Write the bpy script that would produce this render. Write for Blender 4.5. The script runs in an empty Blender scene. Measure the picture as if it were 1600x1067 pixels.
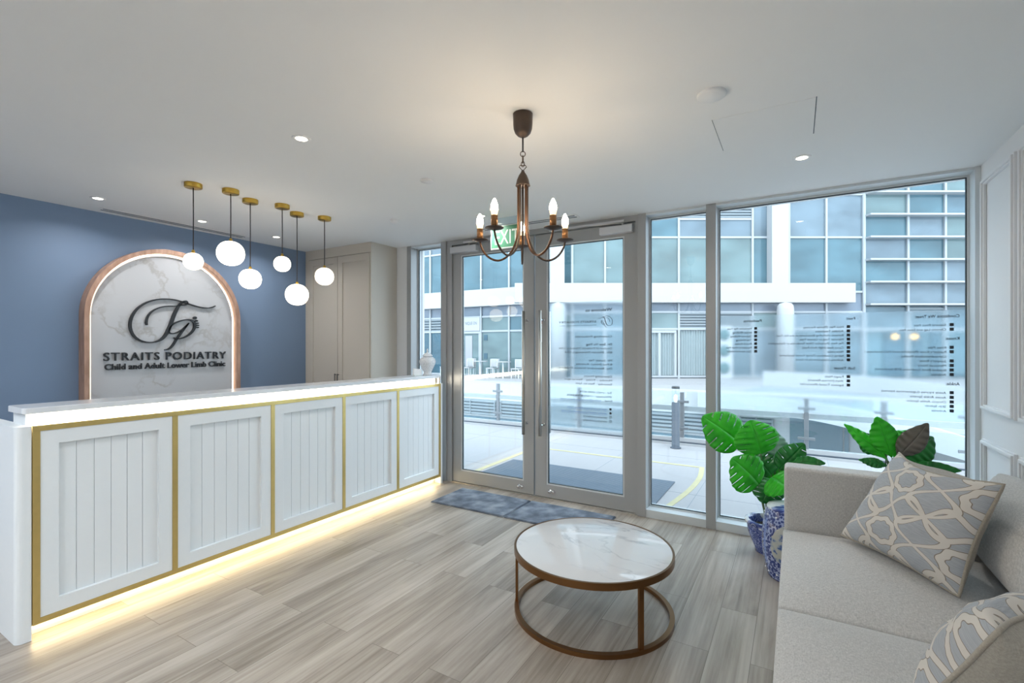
import bpy, bmesh, math, random
from mathutils import Vector, Matrix
PI = math.pi; R = math.radians
random.seed(7)
C = bpy.context.scene.collection

# ------------------------------------------------------------ camera, world, light, exposure
CAMH = 1.45; YAW = math.atan2(443, 750); FPX = 750.0; HOR = 541.0; CEIL = 2.58
sc = bpy.context.scene
cam = bpy.data.cameras.new('camera'); camo = bpy.data.objects.new('camera', cam); C.objects.link(camo)
camo.location = (0, 0, CAMH); camo.rotation_euler = (PI/2, 0, YAW)
cam.sensor_width = 36; cam.lens = 36*FPX/1600; cam.shift_y = (HOR-533.5)/1600; cam.clip_start = 0.02; cam.clip_end = 300
sc.camera = camo
sc.view_settings.view_transform = 'Standard'; sc.view_settings.look = 'None'
sc.view_settings.gamma = 1; sc.view_settings.use_curve_mapping = False
sc.view_settings.exposure = 0.38
w = bpy.data.worlds.new('world'); sc.world = w; w.use_nodes = True
bg = w.node_tree.nodes['Background']; bg.inputs[0].default_value = (0.71, 0.87, 1.0, 1); bg.inputs[1].default_value = 3.9
try:
    sc.cycles.use_denoising = True; sc.cycles.sample_clamp_indirect = 6
    sc.cycles.max_bounces = 10; sc.cycles.transparent_max_bounces = 24
except Exception: pass
sun = bpy.data.lights.new('sky_sun', 'SUN'); sun.energy = 1.4; sun.angle = R(40); sun.color = (1, .98, .95)
suno = bpy.data.objects.new('sky_sun', sun); C.objects.link(suno); suno.rotation_euler = (R(28), R(18), 0); suno.location = (0, 10, 14)
# ceiling downlights; those behind the camera are unseen and added as fill
def area(name, loc, size, power, col=(1, .97, .94), rot=(0, 0, 0), spread=R(150)):
    l = bpy.data.lights.new(name, 'AREA'); l.shape = 'DISK'; l.size = size; l.energy = power; l.color = col; l.spread = spread
    o = bpy.data.objects.new(name, l); C.objects.link(o); o.location = loc; o.rotation_euler = rot; return o

FW = Vector((-math.sin(YAW), math.cos(YAW), 0)); RT = Vector((math.cos(YAW), math.sin(YAW), 0)); UP = Vector((0, 0, 1))
def ray(u, v): return FW*FPX + RT*(u-800) + UP*(HOR-v)
O = Vector((0, 0, CAMH))
def at(u, v, Y=None, X=None, Z=None):          # where the line of sight meets a plane of the place
    d = ray(u, v)
    s = Y/d.y if Y is not None else X/d.x if X is not None else (Z-CAMH)/d.z
    return O + d*s

# ------------------------------------------------------------ materials
def nt(name):
    m = bpy.data.materials.new(name); m.use_nodes = True
    t = m.node_tree; b = t.nodes['Principled BSDF']; return m, t, b
def N(t, typ, **k):
    n = t.nodes.new(typ)
    for a, v in k.items():
        if a.startswith('i_'):
            key = a[2:]; key = int(key) if key.isdigit() else key
            n.inputs[key].default_value = v
        else: setattr(n, a, v)
    return n
def L(t, a, b): t.links.new(a, b)
def M(name, col, rough=.5, metal=0, emis=0, ecol=None, noise=0, nscale=40, bump=0, spec=None, alpha=None):
    m, t, b = nt(name)
    b.inputs['Base Color'].default_value = (*col, 1); b.inputs['Roughness'].default_value = rough; b.inputs['Metallic'].default_value = metal
    if spec is not None: b.inputs['Specular IOR Level'].default_value = spec
    if emis: b.inputs['Emission Color'].default_value = (*(ecol or col), 1); b.inputs['Emission Strength'].default_value = emis
    if noise or bump:
        co = N(t, 'ShaderNodeTexCoord'); no = N(t, 'ShaderNodeTexNoise', i_Scale=nscale, i_Detail=4.0); L(t, co.outputs['Object'], no.inputs['Vector'])
        if noise:
            mx = N(t, 'ShaderNodeMix', data_type='RGBA'); mx.inputs[6].default_value = (*[c*(1-noise) for c in col], 1); mx.inputs[7].default_value = (*[min(1, c*(1+noise)) for c in col], 1)
            L(t, no.outputs[0], mx.inputs[0]); L(t, mx.outputs[2], b.inputs['Base Color'])
        if bump:
            bp = N(t, 'ShaderNodeBump', i_Strength=bump, i_Distance=.003); L(t, no.outputs[0], bp.inputs['Height']); L(t, bp.outputs[0], b.inputs['Normal'])
    return m
def ramp(t, pts, inp):
    r = N(t, 'ShaderNodeValToRGB'); e = r.color_ramp.elements
    while len(e) < len(pts): e.new(.5)
    for k, (p, c) in enumerate(pts): e[k].position = p; e[k].color = (*c, 1)
    L(t, inp, r.inputs[0]); return r

m_ceil = M('ceiling_paint', (.80, .815, .82), .8, noise=.01, nscale=3)
m_white = M('white_wall_paint', (.73, .74, .75), .6, noise=.01, nscale=3)
m_blue = M('blue_wall_paint', (.175, .255, .385), .6, noise=.03, nscale=2)
m_beige = M('cabinet_beige', (.56, .52, .455), .5, noise=.01)
m_panelw = M('counter_white', (.84, .88, .90), .35, noise=.01)
m_slab = M('counter_top_white', (.78, .81, .84), .12)
m_gold = M('brushed_gold', (.70, .53, .20), .30, .7, noise=.08, nscale=30)
m_brass = M('brass', (.56, .36, .07), .28, .95)
m_led = M('led_strip', (1, .86, .62), .5, emis=17, ecol=(1, .76, .42))
m_led2 = M('led_strip_white', (1, .92, .8), .5, emis=14, ecol=(1, .88, .70))
m_led3 = M('led_halo', (1, .86, .7), .5, emis=4.5, ecol=(1, .80, .62))
m_alu = M('grey_frame_metal', (.36, .37, .375), .42, .15, noise=.02, nscale=4)
m_alu2 = M('light_frame_metal', (.62, .66, .68), .4, .15)
m_steel = M('brushed_steel', (.62, .60, .56), .28, 1)
m_chrome = M('chrome', (.75, .75, .76), .12, 1)
m_dark = M('dark_seal', (.02, .03, .035), .5)
m_black = M('black_print', (.012, .016, .022), .5)
m_bluep = M('blue_print', (.05, .12, .35), .5)
m_bronze = M('dark_bronze', (.085, .062, .05), .42, .6, noise=.15, nscale=20)
m_copper = M('brown_copper', (.13, .066, .038), .35, .75)
m_candle = M('candle_sleeve', (.30, .15, .06), .4, .6)
m_bulbbase = M('bulb_frosted_base', (.95, .75, .45), .4, emis=1.6, ecol=(1, .72, .36))
m_bulb = M('lit_bulb', (1, .9, .7), .3, emis=88, ecol=(1, .76, .50))
m_globe = M('lit_opal_globe', (1, .95, .85), .3, emis=2.6, ecol=(1, .86, .66))
m_cord = M('black_cord', (.02, .02, .025), .6)
m_down = M('downlight_lens', (1, .95, .85), .4, emis=9, ecol=(1, .9, .74))
m_trimw = M('white_plastic', (.8, .8, .8), .4)
m_tablegold = M('antique_brass_table', (.20, .098, .038), .3, .9, noise=.12, nscale=8)
m_exitg = M('exit_green', (.07, .25, .14), .4)
m_exitw = M('exit_white', (.72, .80, .72), .4)
m_porc = M('white_porcelain', (.82, .84, .86), .15)
m_card = M('white_card', (.85, .88, .9), .5)
m_soil = M('potting_soil', (.035, .025, .02), .9, noise=.4, nscale=60, bump=.5)
m_stem = M('plant_stem', (.07, .12, .03), .5, noise=.2)
m_closer = M('closer_silver', (.60, .61, .63), .35, .3)
m_pave = M('terrace_paving', (.265, .258, .262), .55, noise=.05, nscale=.8)
m_road = M('ramp_concrete', (.18, .205, .225), .7, noise=.06, nscale=1)
m_outw = M('white_cladding', (.335, .335, .34), .45, noise=.01)
m_yel = M('yellow_line_paint', (.37, .33, .19), .6, noise=.15, nscale=12)
m_mull = M('white_mullion', (.30, .315, .33), .4)
m_louv = M('louver_grey', (.17, .195, .21), .5)
m_louvd = M('louver_gap', (.08, .11, .13), .7)
m_post = M('balustrade_steel', (.17, .185, .20), .35, .4)
m_boll = M('bollard_dark', (.045, .06, .08), .4, .3)
m_curt = M('sheer_curtain', (.215, .26, .27), .8)
m_teal = M('fan_teal', (.05, .11, .12), .5)
m_wlamp = M('warm_lamp', (1, .6, .2), .4, emis=3.5, ecol=(1, .50, .12))
m_cap = M('black_cap', (.03, .035, .04), .4)
m_plate = M('label_white', (.85, .85, .83), .5)
m_pink = M('label_red', (.6, .25, .25), .5)

def thin_glass(name, tint, rough=0, base=.04, diff=0):
    m, t, b = nt(name); t.nodes.remove(b); out = t.nodes['Material Output']
    tr = N(t, 'ShaderNodeBsdfTransparent', i_0=(*tint, 1)); gl = N(t, 'ShaderNodeBsdfGlossy', i_Roughness=rough)
    lw = N(t, 'ShaderNodeLayerWeight', i_Blend=.5)
    p = N(t, 'ShaderNodeMath', operation='POWER', i_1=5.0); ml = N(t, 'ShaderNodeMath', operation='MULTIPLY_ADD', i_1=.9, i_2=base)
    L(t, lw.outputs['Facing'], p.inputs[0]); L(t, p.outputs[0], ml.inputs[0])
    mx = N(t, 'ShaderNodeMixShader'); L(t, ml.outputs[0], mx.inputs[0]); L(t, tr.outputs[0], mx.inputs[1]); L(t, gl.outputs[0], mx.inputs[2])
    if diff:
        tl = N(t, 'ShaderNodeBsdfTranslucent', i_Color=(.85, .93, 1, 1)); m2 = N(t, 'ShaderNodeMixShader', i_0=diff)
        L(t, mx.outputs[0], m2.inputs[1]); L(t, tl.outputs[0], m2.inputs[2]); mx = m2
    L(t, mx.outputs[0], out.inputs[0]); return m
m_glass = thin_glass('clear_glass', (.97, .985, .99))
m_railglass = thin_glass('balustrade_glass', (.93, .97, .98), base=.05)
m_acryl = thin_glass('acrylic', (.93, .96, .94), diff=.12)
def film():
    m, t, b = nt('frosted_vinyl'); t.nodes.remove(b); out = t.nodes['Material Output']
    rf = N(t, 'ShaderNodeBsdfRefraction', i_Roughness=.20, i_IOR=1.08, i_Color=(.96, .99, 1, 1))
    tl = N(t, 'ShaderNodeBsdfTranslucent', i_Color=(.9, .95, 1, 1)); mx = N(t, 'ShaderNodeMixShader', i_0=.05)
    L(t, rf.outputs[0], mx.inputs[1]); L(t, tl.outputs[0], mx.inputs[2]); L(t, mx.outputs[0], out.inputs[0]); return m
m_film = film()
def pane_mat(name, c):
    m, t, b = nt(name); b.inputs['Roughness'].default_value = .02; b.inputs['Specular IOR Level'].default_value = .35
    co = N(t, 'ShaderNodeTexCoord'); no = N(t, 'ShaderNodeTexNoise', i_Scale=.55, i_Detail=2.0); mp = N(t, 'ShaderNodeMapping'); mp.inputs['Scale'].default_value = (1, 1, 2.2)
    L(t, co.outputs['Object'], mp.inputs[0]); L(t, mp.outputs[0], no.inputs['Vector'])
    r = ramp(t, [(.3, [x*.72 for x in c]), (.7, [min(1, x*1.2) for x in c])], no.outputs[0]); L(t, r.outputs[0], b.inputs['Base Color']); return m
m_panes = [pane_mat('pane_teal', (.068, .128, .155)), pane_mat('pane_blue', (.085, .135, .165)), pane_mat('pane_pale', (.12, .16, .19)), pane_mat('pane_green', (.11, .16, .165))]
m_panedeep = pane_mat('pane_deep', (.035, .085, .115)); m_panevio = pane_mat('spandrel_violet', (.135, .165, .205))

def floor_mat():
    m, t, b = nt('oak_plank_floor'); co = N(t, 'ShaderNodeTexCoord')
    mp = N(t, 'ShaderNodeMapping'); mp.inputs['Rotation'].default_value = (0, 0, PI/2); L(t, co.outputs['Object'], mp.inputs[0])
    br = N(t, 'ShaderNodeTexBrick', offset=.37, i_Scale=1.0); br.inputs['Brick Width'].default_value = 1.22; br.inputs['Row Height'].default_value = .178
    br.inputs['Mortar Size'].default_value = .0012; br.inputs['Color1'].default_value = (0, 0, 0, 1); br.inputs['Color2'].default_value = (1, 1, 1, 1); br.inputs['Mortar'].default_value = (.5, .5, .5, 1); br.inputs['Bias'].default_value = 0
    L(t, mp.outputs[0], br.inputs['Vector'])
    # wood figure stretched along the plank, shifted per plank
    m2 = N(t, 'ShaderNodeMapping'); m2.inputs['Scale'].default_value = (7, .75, 1); L(t, co.outputs['Object'], m2.inputs[0])
    ad = N(t, 'ShaderNodeVectorMath', operation='MULTIPLY_ADD'); ad.inputs[1].default_value = (9, 13, 5); L(t, br.outputs['Color'], ad.inputs[0]); L(t, m2.outputs[0], ad.inputs[2])
    n1 = N(t, 'ShaderNodeTexNoise', i_Scale=1.3, i_Detail=6.0, i_Roughness=.6, i_Distortion=.6); L(t, ad.outputs[0], n1.inputs['Vector'])
    m3 = N(t, 'ShaderNodeMapping'); m3.inputs['Scale'].default_value = (60, 2.2, 1); L(t, ad.outputs[0], m3.inputs[0])
    n2 = N(t, 'ShaderNodeTexNoise', i_Scale=1.0, i_Detail=5.0); m3.inputs['Scale'].default_value = (9, 1.5, 1); L(t, m3.outputs[0], n2.inputs['Vector'])
    a1 = N(t, 'ShaderNodeMath', operation='MULTIPLY_ADD', i_1=.62); L(t, n1.outputs[0], a1.inputs[0])
    a0 = N(t, 'ShaderNodeMath', operation='MULTIPLY', i_1=.30); L(t, n2.outputs[0], a0.inputs[0]); L(t, a0.outputs[0], a1.inputs[2])
    a2 = N(t, 'ShaderNodeMath', operation='MULTIPLY_ADD', i_1=.13); L(t, br.outputs['Color'], a2.inputs[0]); L(t, a1.outputs[0], a2.inputs[2])
    r = ramp(t, [(.30, (.15, .122, .095)), (.43, (.25, .212, .174)), (.54, (.35, .305, .258)), (.68, (.46, .415, .36))], a2.outputs[0])
    dk = N(t, 'ShaderNodeMix', data_type='RGBA'); L(t, br.outputs['Fac'], dk.inputs[0]); L(t, r.outputs[0], dk.inputs[6]); dk.inputs[7].default_value = (.15, .125, .10, 1)
    L(t, dk.outputs[2], b.inputs['Base Color']); b.inputs['Roughness'].default_value = .36
    bp = N(t, 'ShaderNodeBump', i_Strength=.12, i_Distance=.002); L(t, n2.outputs[0], bp.inputs['Height']); L(t, bp.outputs[0], b.inputs['Normal']); return m
m_floor = floor_mat()

def marble(name, basecol, vein, scale, dist, rough, width=.035, rot=.6):
    m, t, b = nt(name); co = N(t, 'ShaderNodeTexCoord'); mp = N(t, 'ShaderNodeMapping'); mp.inputs['Rotation'].default_value = (rot, rot*.6, rot); mp.inputs['Scale'].default_value = (scale, scale*2.2, scale*2.2)
    L(t, co.outputs['Object'], mp.inputs[0])
    n = N(t, 'ShaderNodeTexNoise', i_Scale=1.0, i_Detail=7.0, i_Distortion=dist, i_Roughness=.55); L(t, mp.outputs[0], n.inputs['Vector'])
    s = N(t, 'ShaderNodeMath', operation='SUBTRACT', i_1=.5); a = N(t, 'ShaderNodeMath', operation='ABSOLUTE'); L(t, n.outputs[0], s.inputs[0]); L(t, s.outputs[0], a.inputs[0])
    r = ramp(t, [(0, (1, 1, 1)), (width, (0, 0, 0))], a.outputs[0])
    n2 = N(t, 'ShaderNodeTexNoise', i_Scale=2.2, i_Detail=2.0); L(t, co.outputs['Object'], n2.inputs['Vector']); r2 = ramp(t, [(.42, (0, 0, 0)), (.62, (1, 1, 1))], n2.outputs[0])
    mu = N(t, 'ShaderNodeMath', operation='MULTIPLY'); L(t, r.outputs[0], mu.inputs[0]); L(t, r2.outputs[0], mu.inputs[1])
    mx = N(t, 'ShaderNodeMix', data_type='RGBA'); L(t, mu.outputs[0], mx.inputs[0]); mx.inputs[6].default_value = (*basecol, 1); mx.inputs[7].default_value = (*vein, 1)
    L(t, mx.outputs[2], b.inputs['Base Color']); b.inputs['Roughness'].default_value = rough; return m
m_marble = marble('sign_marble', (.51, .53, .56), (.38, .375, .375), 1.5, .25, .35, .035)
m_tmarble = marble('table_marble', (.70, .70, .70), (.42, .43, .45), 1.1, .7, .05, .014, .35)

def wood():
    m, t, b = nt('pink_oak_frame'); co = N(t, 'ShaderNodeTexCoord'); mp = N(t, 'ShaderNodeMapping'); mp.inputs['Scale'].default_value = (8, 8, 2); L(t, co.outputs['Object'], mp.inputs[0])
    n = N(t, 'ShaderNodeTexNoise', i_Scale=4.0, i_Detail=5.0); L(t, mp.outputs[0], n.inputs['Vector']); r = ramp(t, [(.3, (.34, .20, .14)), (.7, (.50, .32, .24))], n.outputs[0]); L(t, r.outputs[0], b.inputs['Base Color']); b.inputs['Roughness'].default_value = .5; return m
m_wood = wood()

def fabric(name, c, scale=420, var=.16, bump=.5):
    m, t, b = nt(name); co = N(t, 'ShaderNodeTexCoord')
    w1 = N(t, 'ShaderNodeTexNoise', i_Scale=1.0, i_Detail=3.0); mp = N(t, 'ShaderNodeMapping'); mp.inputs['Scale'].default_value = (scale, scale*.3, scale*.3); L(t, co.outputs['Object'], mp.inputs[0]); L(t, mp.outputs[0], w1.inputs['Vector'])
    w2 = N(t, 'ShaderNodeTexNoise', i_Scale=1.0, i_Detail=3.0); mq = N(t, 'ShaderNodeMapping'); mq.inputs['Scale'].default_value = (scale*.3, scale, scale); L(t, co.outputs['Object'], mq.inputs[0]); L(t, mq.outputs[0], w2.inputs['Vector'])
    a = N(t, 'ShaderNodeMath', operation='ADD'); L(t, w1.outputs[0], a.inputs[0]); L(t, w2.outputs[0], a.inputs[1]); h = N(t, 'ShaderNodeMath', operation='MULTIPLY', i_1=.5); L(t, a.outputs[0], h.inputs[0])
    r = ramp(t, [(.35, [x*(1-var) for x in c]), (.65, [x*(1+var) for x in c])], h.outputs[0]); L(t, r.outputs[0], b.inputs['Base Color'])
    bp = N(t, 'ShaderNodeBump', i_Strength=bump, i_Distance=.002); L(t, h.outputs[0], bp.inputs['Height']); L(t, bp.outputs[0], b.inputs['Normal'])
    b.inputs['Roughness'].default_value = .9; b.inputs['Sheen Weight'].default_value = .2; return m
m_sofa = fabric('linen_upholstery', (.50, .485, .46), 300, .22, .8)
m_pillowback = fabric('taupe_pillow_back', (.33, .30, .25), 300)
m_pipe = fabric('taupe_piping', (.34, .30, .24), 500)

def lattice():            # grey cotton with cream interlaced ribbon print, drawn in the cover's own UV
    m, t, b = nt('lattice_print'); uv = N(t, 'ShaderNodeUVMap'); uv.uv_map = 'UVMap'; sp = N(t, 'ShaderNodeSeparateXYZ'); L(t, uv.outputs[0], sp.inputs[0])
    def mt(op, *a):
        n = N(t, 'ShaderNodeMath', operation=op)
        for k, x in enumerate(a):
            if hasattr(x, 'links') or hasattr(x, 'is_linked'): L(t, x, n.inputs[k])
            else: n.inputs[k].default_value = x
        return n.outputs[0]
    U, V = sp.outputs[0], sp.outputs[1]; S = 1.75
    x = mt('MULTIPLY_ADD', U, S, .2); y = mt('MULTIPLY_ADD', V, S, .1)
    def wob(p, q, sgn, ph):      # distance to a wavy line family
        s = mt('SINE', mt('MULTIPLY', q, 2*PI)); k = mt('MULTIPLY_ADD', s, sgn*.30, p); k = mt('ADD', k, ph)
        f = mt('FRACT', k); return mt('ABSOLUTE', mt('SUBTRACT', f, .5))
    ds = [wob(x, y, 1, 0), wob(x, y, -1, 0), wob(y, x, .75, .5), wob(y, x, -.75, .5)]
    def ring(ox, oy, r, lob):
        fx = mt('SUBTRACT', mt('FRACT', mt('ADD', x, ox)), .5); fy = mt('SUBTRACT', mt('FRACT', mt('ADD', y, oy)), .5)
        rr = mt('SQRT', mt('ADD', mt('MULTIPLY', fx, fx), mt('MULTIPLY', fy, fy))); an = mt('ARCTAN2', fy, fx)
        rad = mt('MULTIPLY_ADD', mt('COSINE', mt('MULTIPLY', an, lob)), .012, r); return mt('ABSOLUTE', mt('SUBTRACT', rr, rad))
    ds.append(ring(.5, 0, .20, 8.0)); 
    d = ds[0]
    for q in ds[1:]: d = mt('MINIMUM', d, q)
    band = mt('LESS_THAN', d, .042); edge = mt('LESS_THAN', d, .052)
    co = N(t, 'ShaderNodeTexCoord'); mp = N(t, 'ShaderNodeMapping'); mp.inputs['Scale'].default_value = (14, 260, 1); mp.inputs['Rotation'].default_value = (0, 0, .5); L(t, uv.outputs[0], mp.inputs[0])
    n = N(t, 'ShaderNodeTexNoise', i_Scale=1.0, i_Detail=3.0); L(t, mp.outputs[0], n.inputs['Vector'])
    g = ramp(t, [(.3, (.30, .315, .335)), (.72, (.44, .455, .47))], n.outputs[0])
    m1 = N(t, 'ShaderNodeMix', data_type='RGBA'); L(t, edge, m1.inputs[0]); L(t, g.outputs[0], m1.inputs[6]); m1.inputs[7].default_value = (.24, .20, .155, 1)
    m2 = N(t, 'ShaderNodeMix', data_type='RGBA'); L(t, band, m2.inputs[0]); L(t, m1.outputs[2], m2.inputs[6]); m2.inputs[7].default_value = (.60, .56, .50, 1)
    L(t, m2.outputs[2], b.inputs['Base Color']); b.inputs['Roughness'].default_value = .85; return m
m_lattice = lattice()

def rug():
    m, t, b = nt('grey_blue_mat'); co = N(t, 'ShaderNodeTexCoord'); n = N(t, 'ShaderNodeTexNoise', i_Scale=7.0, i_Detail=6.0); L(t, co.outputs['Object'], n.inputs['Vector'])
    r = ramp(t, [(.35, (.085, .105, .14)), (.5, (.15, .18, .23)), (.68, (.27, .31, .36))], n.outputs[0]); L(t, r.outputs[0], b.inputs['Base Color']); b.inputs['Roughness'].default_value = .95
    n2 = N(t, 'ShaderNodeTexNoise', i_Scale=300.0); L(t, co.outputs['Object'], n2.inputs['Vector']); bp = N(t, 'ShaderNodeBump', i_Strength=.7, i_Distance=.004); L(t, n2.outputs[0], bp.inputs['Height']); L(t, bp.outputs[0], b.inputs['Normal']); return m
m_rug = rug()
def grating():
    m, t, b = nt('entrance_grating'); co = N(t, 'ShaderNodeTexCoord'); wv = N(t, 'ShaderNodeTexWave', bands_direction='Y', i_Scale=9.0); L(t, co.outputs['Object'], wv.inputs['Vector'])
    r = ramp(t, [(.2, (.035, .05, .07)), (.8, (.10, .13, .165))], wv.outputs['Color']); L(t, r.outputs[0], b.inputs['Base Color']); b.inputs['Roughness'].default_value = .6; return m
m_grate = grating()
def bluewhite(name, scale, dens, rough=.12):
    m, t, b = nt(name); co = N(t, 'ShaderNodeTexCoord')
    v = N(t, 'ShaderNodeTexVoronoi', i_Scale=scale, feature='F1'); n = N(t, 'ShaderNodeTexNoise', i_Scale=scale*.16, i_Detail=1.0); n3 = N(t, 'ShaderNodeTexNoise', i_Scale=scale*1.1, i_Detail=3.0)
    for q in (v, n, n3): L(t, co.outputs['Object'], q.inputs['Vector'])
    s = N(t, 'ShaderNodeMath', operation='SUBTRACT', i_1=.33); L(t, v.outputs['Distance'], s.inputs[0]); a = N(t, 'ShaderNodeMath', operation='ABSOLUTE'); L(t, s.outputs[0], a.inputs[0])
    r = ramp(t, [(.0, (.50, .56, .72)), (.05, (.022, .045, .21)), (.26, (.03, .055, .24)), (.34, (.22, .26, .50))], a.outputs[0])
    r2 = ramp(t, [(dens, (0, 0, 0)), (dens+.012, (1, 1, 1))], n.outputs[0])
    r3 = ramp(t, [(.45, (.70, .73, .76)), (.6, (.62, .66, .72)), (.64, (.12, .20, .42))], n3.outputs[0])
    mx = N(t, 'ShaderNodeMix', data_type='RGBA'); L(t, r2.outputs[0], mx.inputs[0]); L(t, r.outputs[0], mx.inputs[6]); L(t, r3.outputs[0], mx.inputs[7])
    L(t, mx.outputs[2], b.inputs['Base Color']); b.inputs['Roughness'].default_value = rough; return m
m_bw = bluewhite('blue_white_porcelain', 48, .56); m_bwpot = bluewhite('blue_white_pot_glaze', 60, .64); m_bwtop = bluewhite('blue_white_top_glaze', 16, .44)
def stoolmat():
    m, t, b = nt('drum_stool_glaze'); co = N(t, 'ShaderNodeTexCoord'); sp = N(t, 'ShaderNodeSeparateXYZ'); L(t, co.outputs['Object'], sp.inputs[0])
    def mt(op, *a):
        n = N(t, 'ShaderNodeMath', operation=op)
        for k, x in enumerate(a):
            if hasattr(x, 'is_linked'): L(t, x, n.inputs[k])
            else: n.inputs[k].default_value = x
        return n.outputs[0]
    an = mt('ARCTAN2', sp.outputs[1], sp.outputs[0]); nz = N(t, 'ShaderNodeTexNoise', i_Scale=14.0, i_Detail=2.0); L(t, co.outputs['Object'], nz.inputs['Vector'])
    v = N(t, 'ShaderNodeTexVoronoi', i_Scale=66.0); L(t, co.outputs['Object'], v.inputs['Vector'])
    fl = ramp(t, [(.0, (.40, .44, .62)), (.10, (.05, .08, .27)), (.30, (.02, .035, .15)), (.52, (.03, .05, .19)), (.62, (.30, .35, .55))], v.outputs['Distance'])
    n2 = N(t, 'ShaderNodeTexNoise', i_Scale=22.0, i_Detail=3.0); L(t, co.outputs['Object'], n2.inputs['Vector'])
    pan = ramp(t, [(.50, (.42, .43, .40)), (.56, (.30, .35, .40)), (.62, (.05, .10, .26))], n2.outputs[0])
    c = mt('COSINE', mt('MULTIPLY_ADD', an, 2.0, 3.45)); wz = mt('ABSOLUTE', mt('MULTIPLY', mt('ADD', sp.outputs[2], -.235), 6.2))
    k = mt('ADD', mt('SUBTRACT', c, mt('MULTIPLY', wz, wz)), mt('MULTIPLY', nz.outputs[0], .5)); ispan = mt('GREATER_THAN', k, .66)
    m1 = N(t, 'ShaderNodeMix', data_type='RGBA'); L(t, ispan, m1.inputs[0]); L(t, fl.outputs[0], m1.inputs[6]); L(t, pan.outputs[0], m1.inputs[7])
    strap = mt('LESS_THAN', mt('ABSOLUTE', mt('ADD', c, .25)), .13); sz = mt('LESS_THAN', wz, .85); st = mt('MULTIPLY', strap, sz)
    wv = N(t, 'ShaderNodeTexChecker', i_Scale=110.0); wv.inputs[1].default_value = (.10, .16, .42, 1); wv.inputs[2].default_value = (.22, .29, .52, 1); L(t, co.outputs['Object'], wv.inputs['Vector'])
    m2 = N(t, 'ShaderNodeMix', data_type='RGBA'); L(t, st, m2.inputs[0]); L(t, m1.outputs[2], m2.inputs[6]); L(t, wv.outputs[0], m2.inputs[7])
    L(t, m2.outputs[2], b.inputs['Base Color']); b.inputs['Roughness'].default_value = .12; return m
m_stool = stoolmat()
def jarmat():
    m, t, b = nt('pierced_porcelain'); co = N(t, 'ShaderNodeTexCoord'); v = N(t, 'ShaderNodeTexVoronoi', i_Scale=88.0, i_Randomness=.35); L(t, co.outputs['Object'], v.inputs['Vector'])
    r = ramp(t, [(.20, (.42, .46, .50)), (.34, (.80, .82, .84))], v.outputs['Distance']); L(t, r.outputs[0], b.inputs['Base Color']); b.inputs['Roughness'].default_value = .2; return m
m_jar = jarmat()
def leafmat(name, c1, c2, tr=.25):
    m, t, b = nt(name); co = N(t, 'ShaderNodeTexCoord'); n = N(t, 'ShaderNodeTexNoise', i_Scale=9.0, i_Detail=3.0); L(t, co.outputs['Object'], n.inputs['Vector'])
    r = ramp(t, [(.3, c1), (.7, c2)], n.outputs[0]); L(t, r.outputs[0], b.inputs['Base Color']); b.inputs['Roughness'].default_value = .3
    tl = N(t, 'ShaderNodeBsdfTranslucent'); L(t, r.outputs[0], tl.inputs[0]); mx = N(t, 'ShaderNodeMixShader', i_0=tr); out = t.nodes['Material Output']
    L(t, b.outputs[0], mx.inputs[1]); L(t, tl.outputs[0], mx.inputs[2]); L(t, mx.outputs[0], out.inputs[0]); return m
m_leaf = leafmat('bright_green_leaf', (.015, .38, .012), (.06, .66, .03)); m_leafd = leafmat('deep_green_leaf', (.008, .14, .02), (.02, .28, .04)); m_leafb = leafmat('brown_green_leaf', (.10, .10, .075), (.20, .17, .14))
m_leafl = leafmat('reflection_pale_leaf', (.10, .30, .16), (.40, .55, .50))  # whitish reflection on the window glass put into the leaf colour

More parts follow.
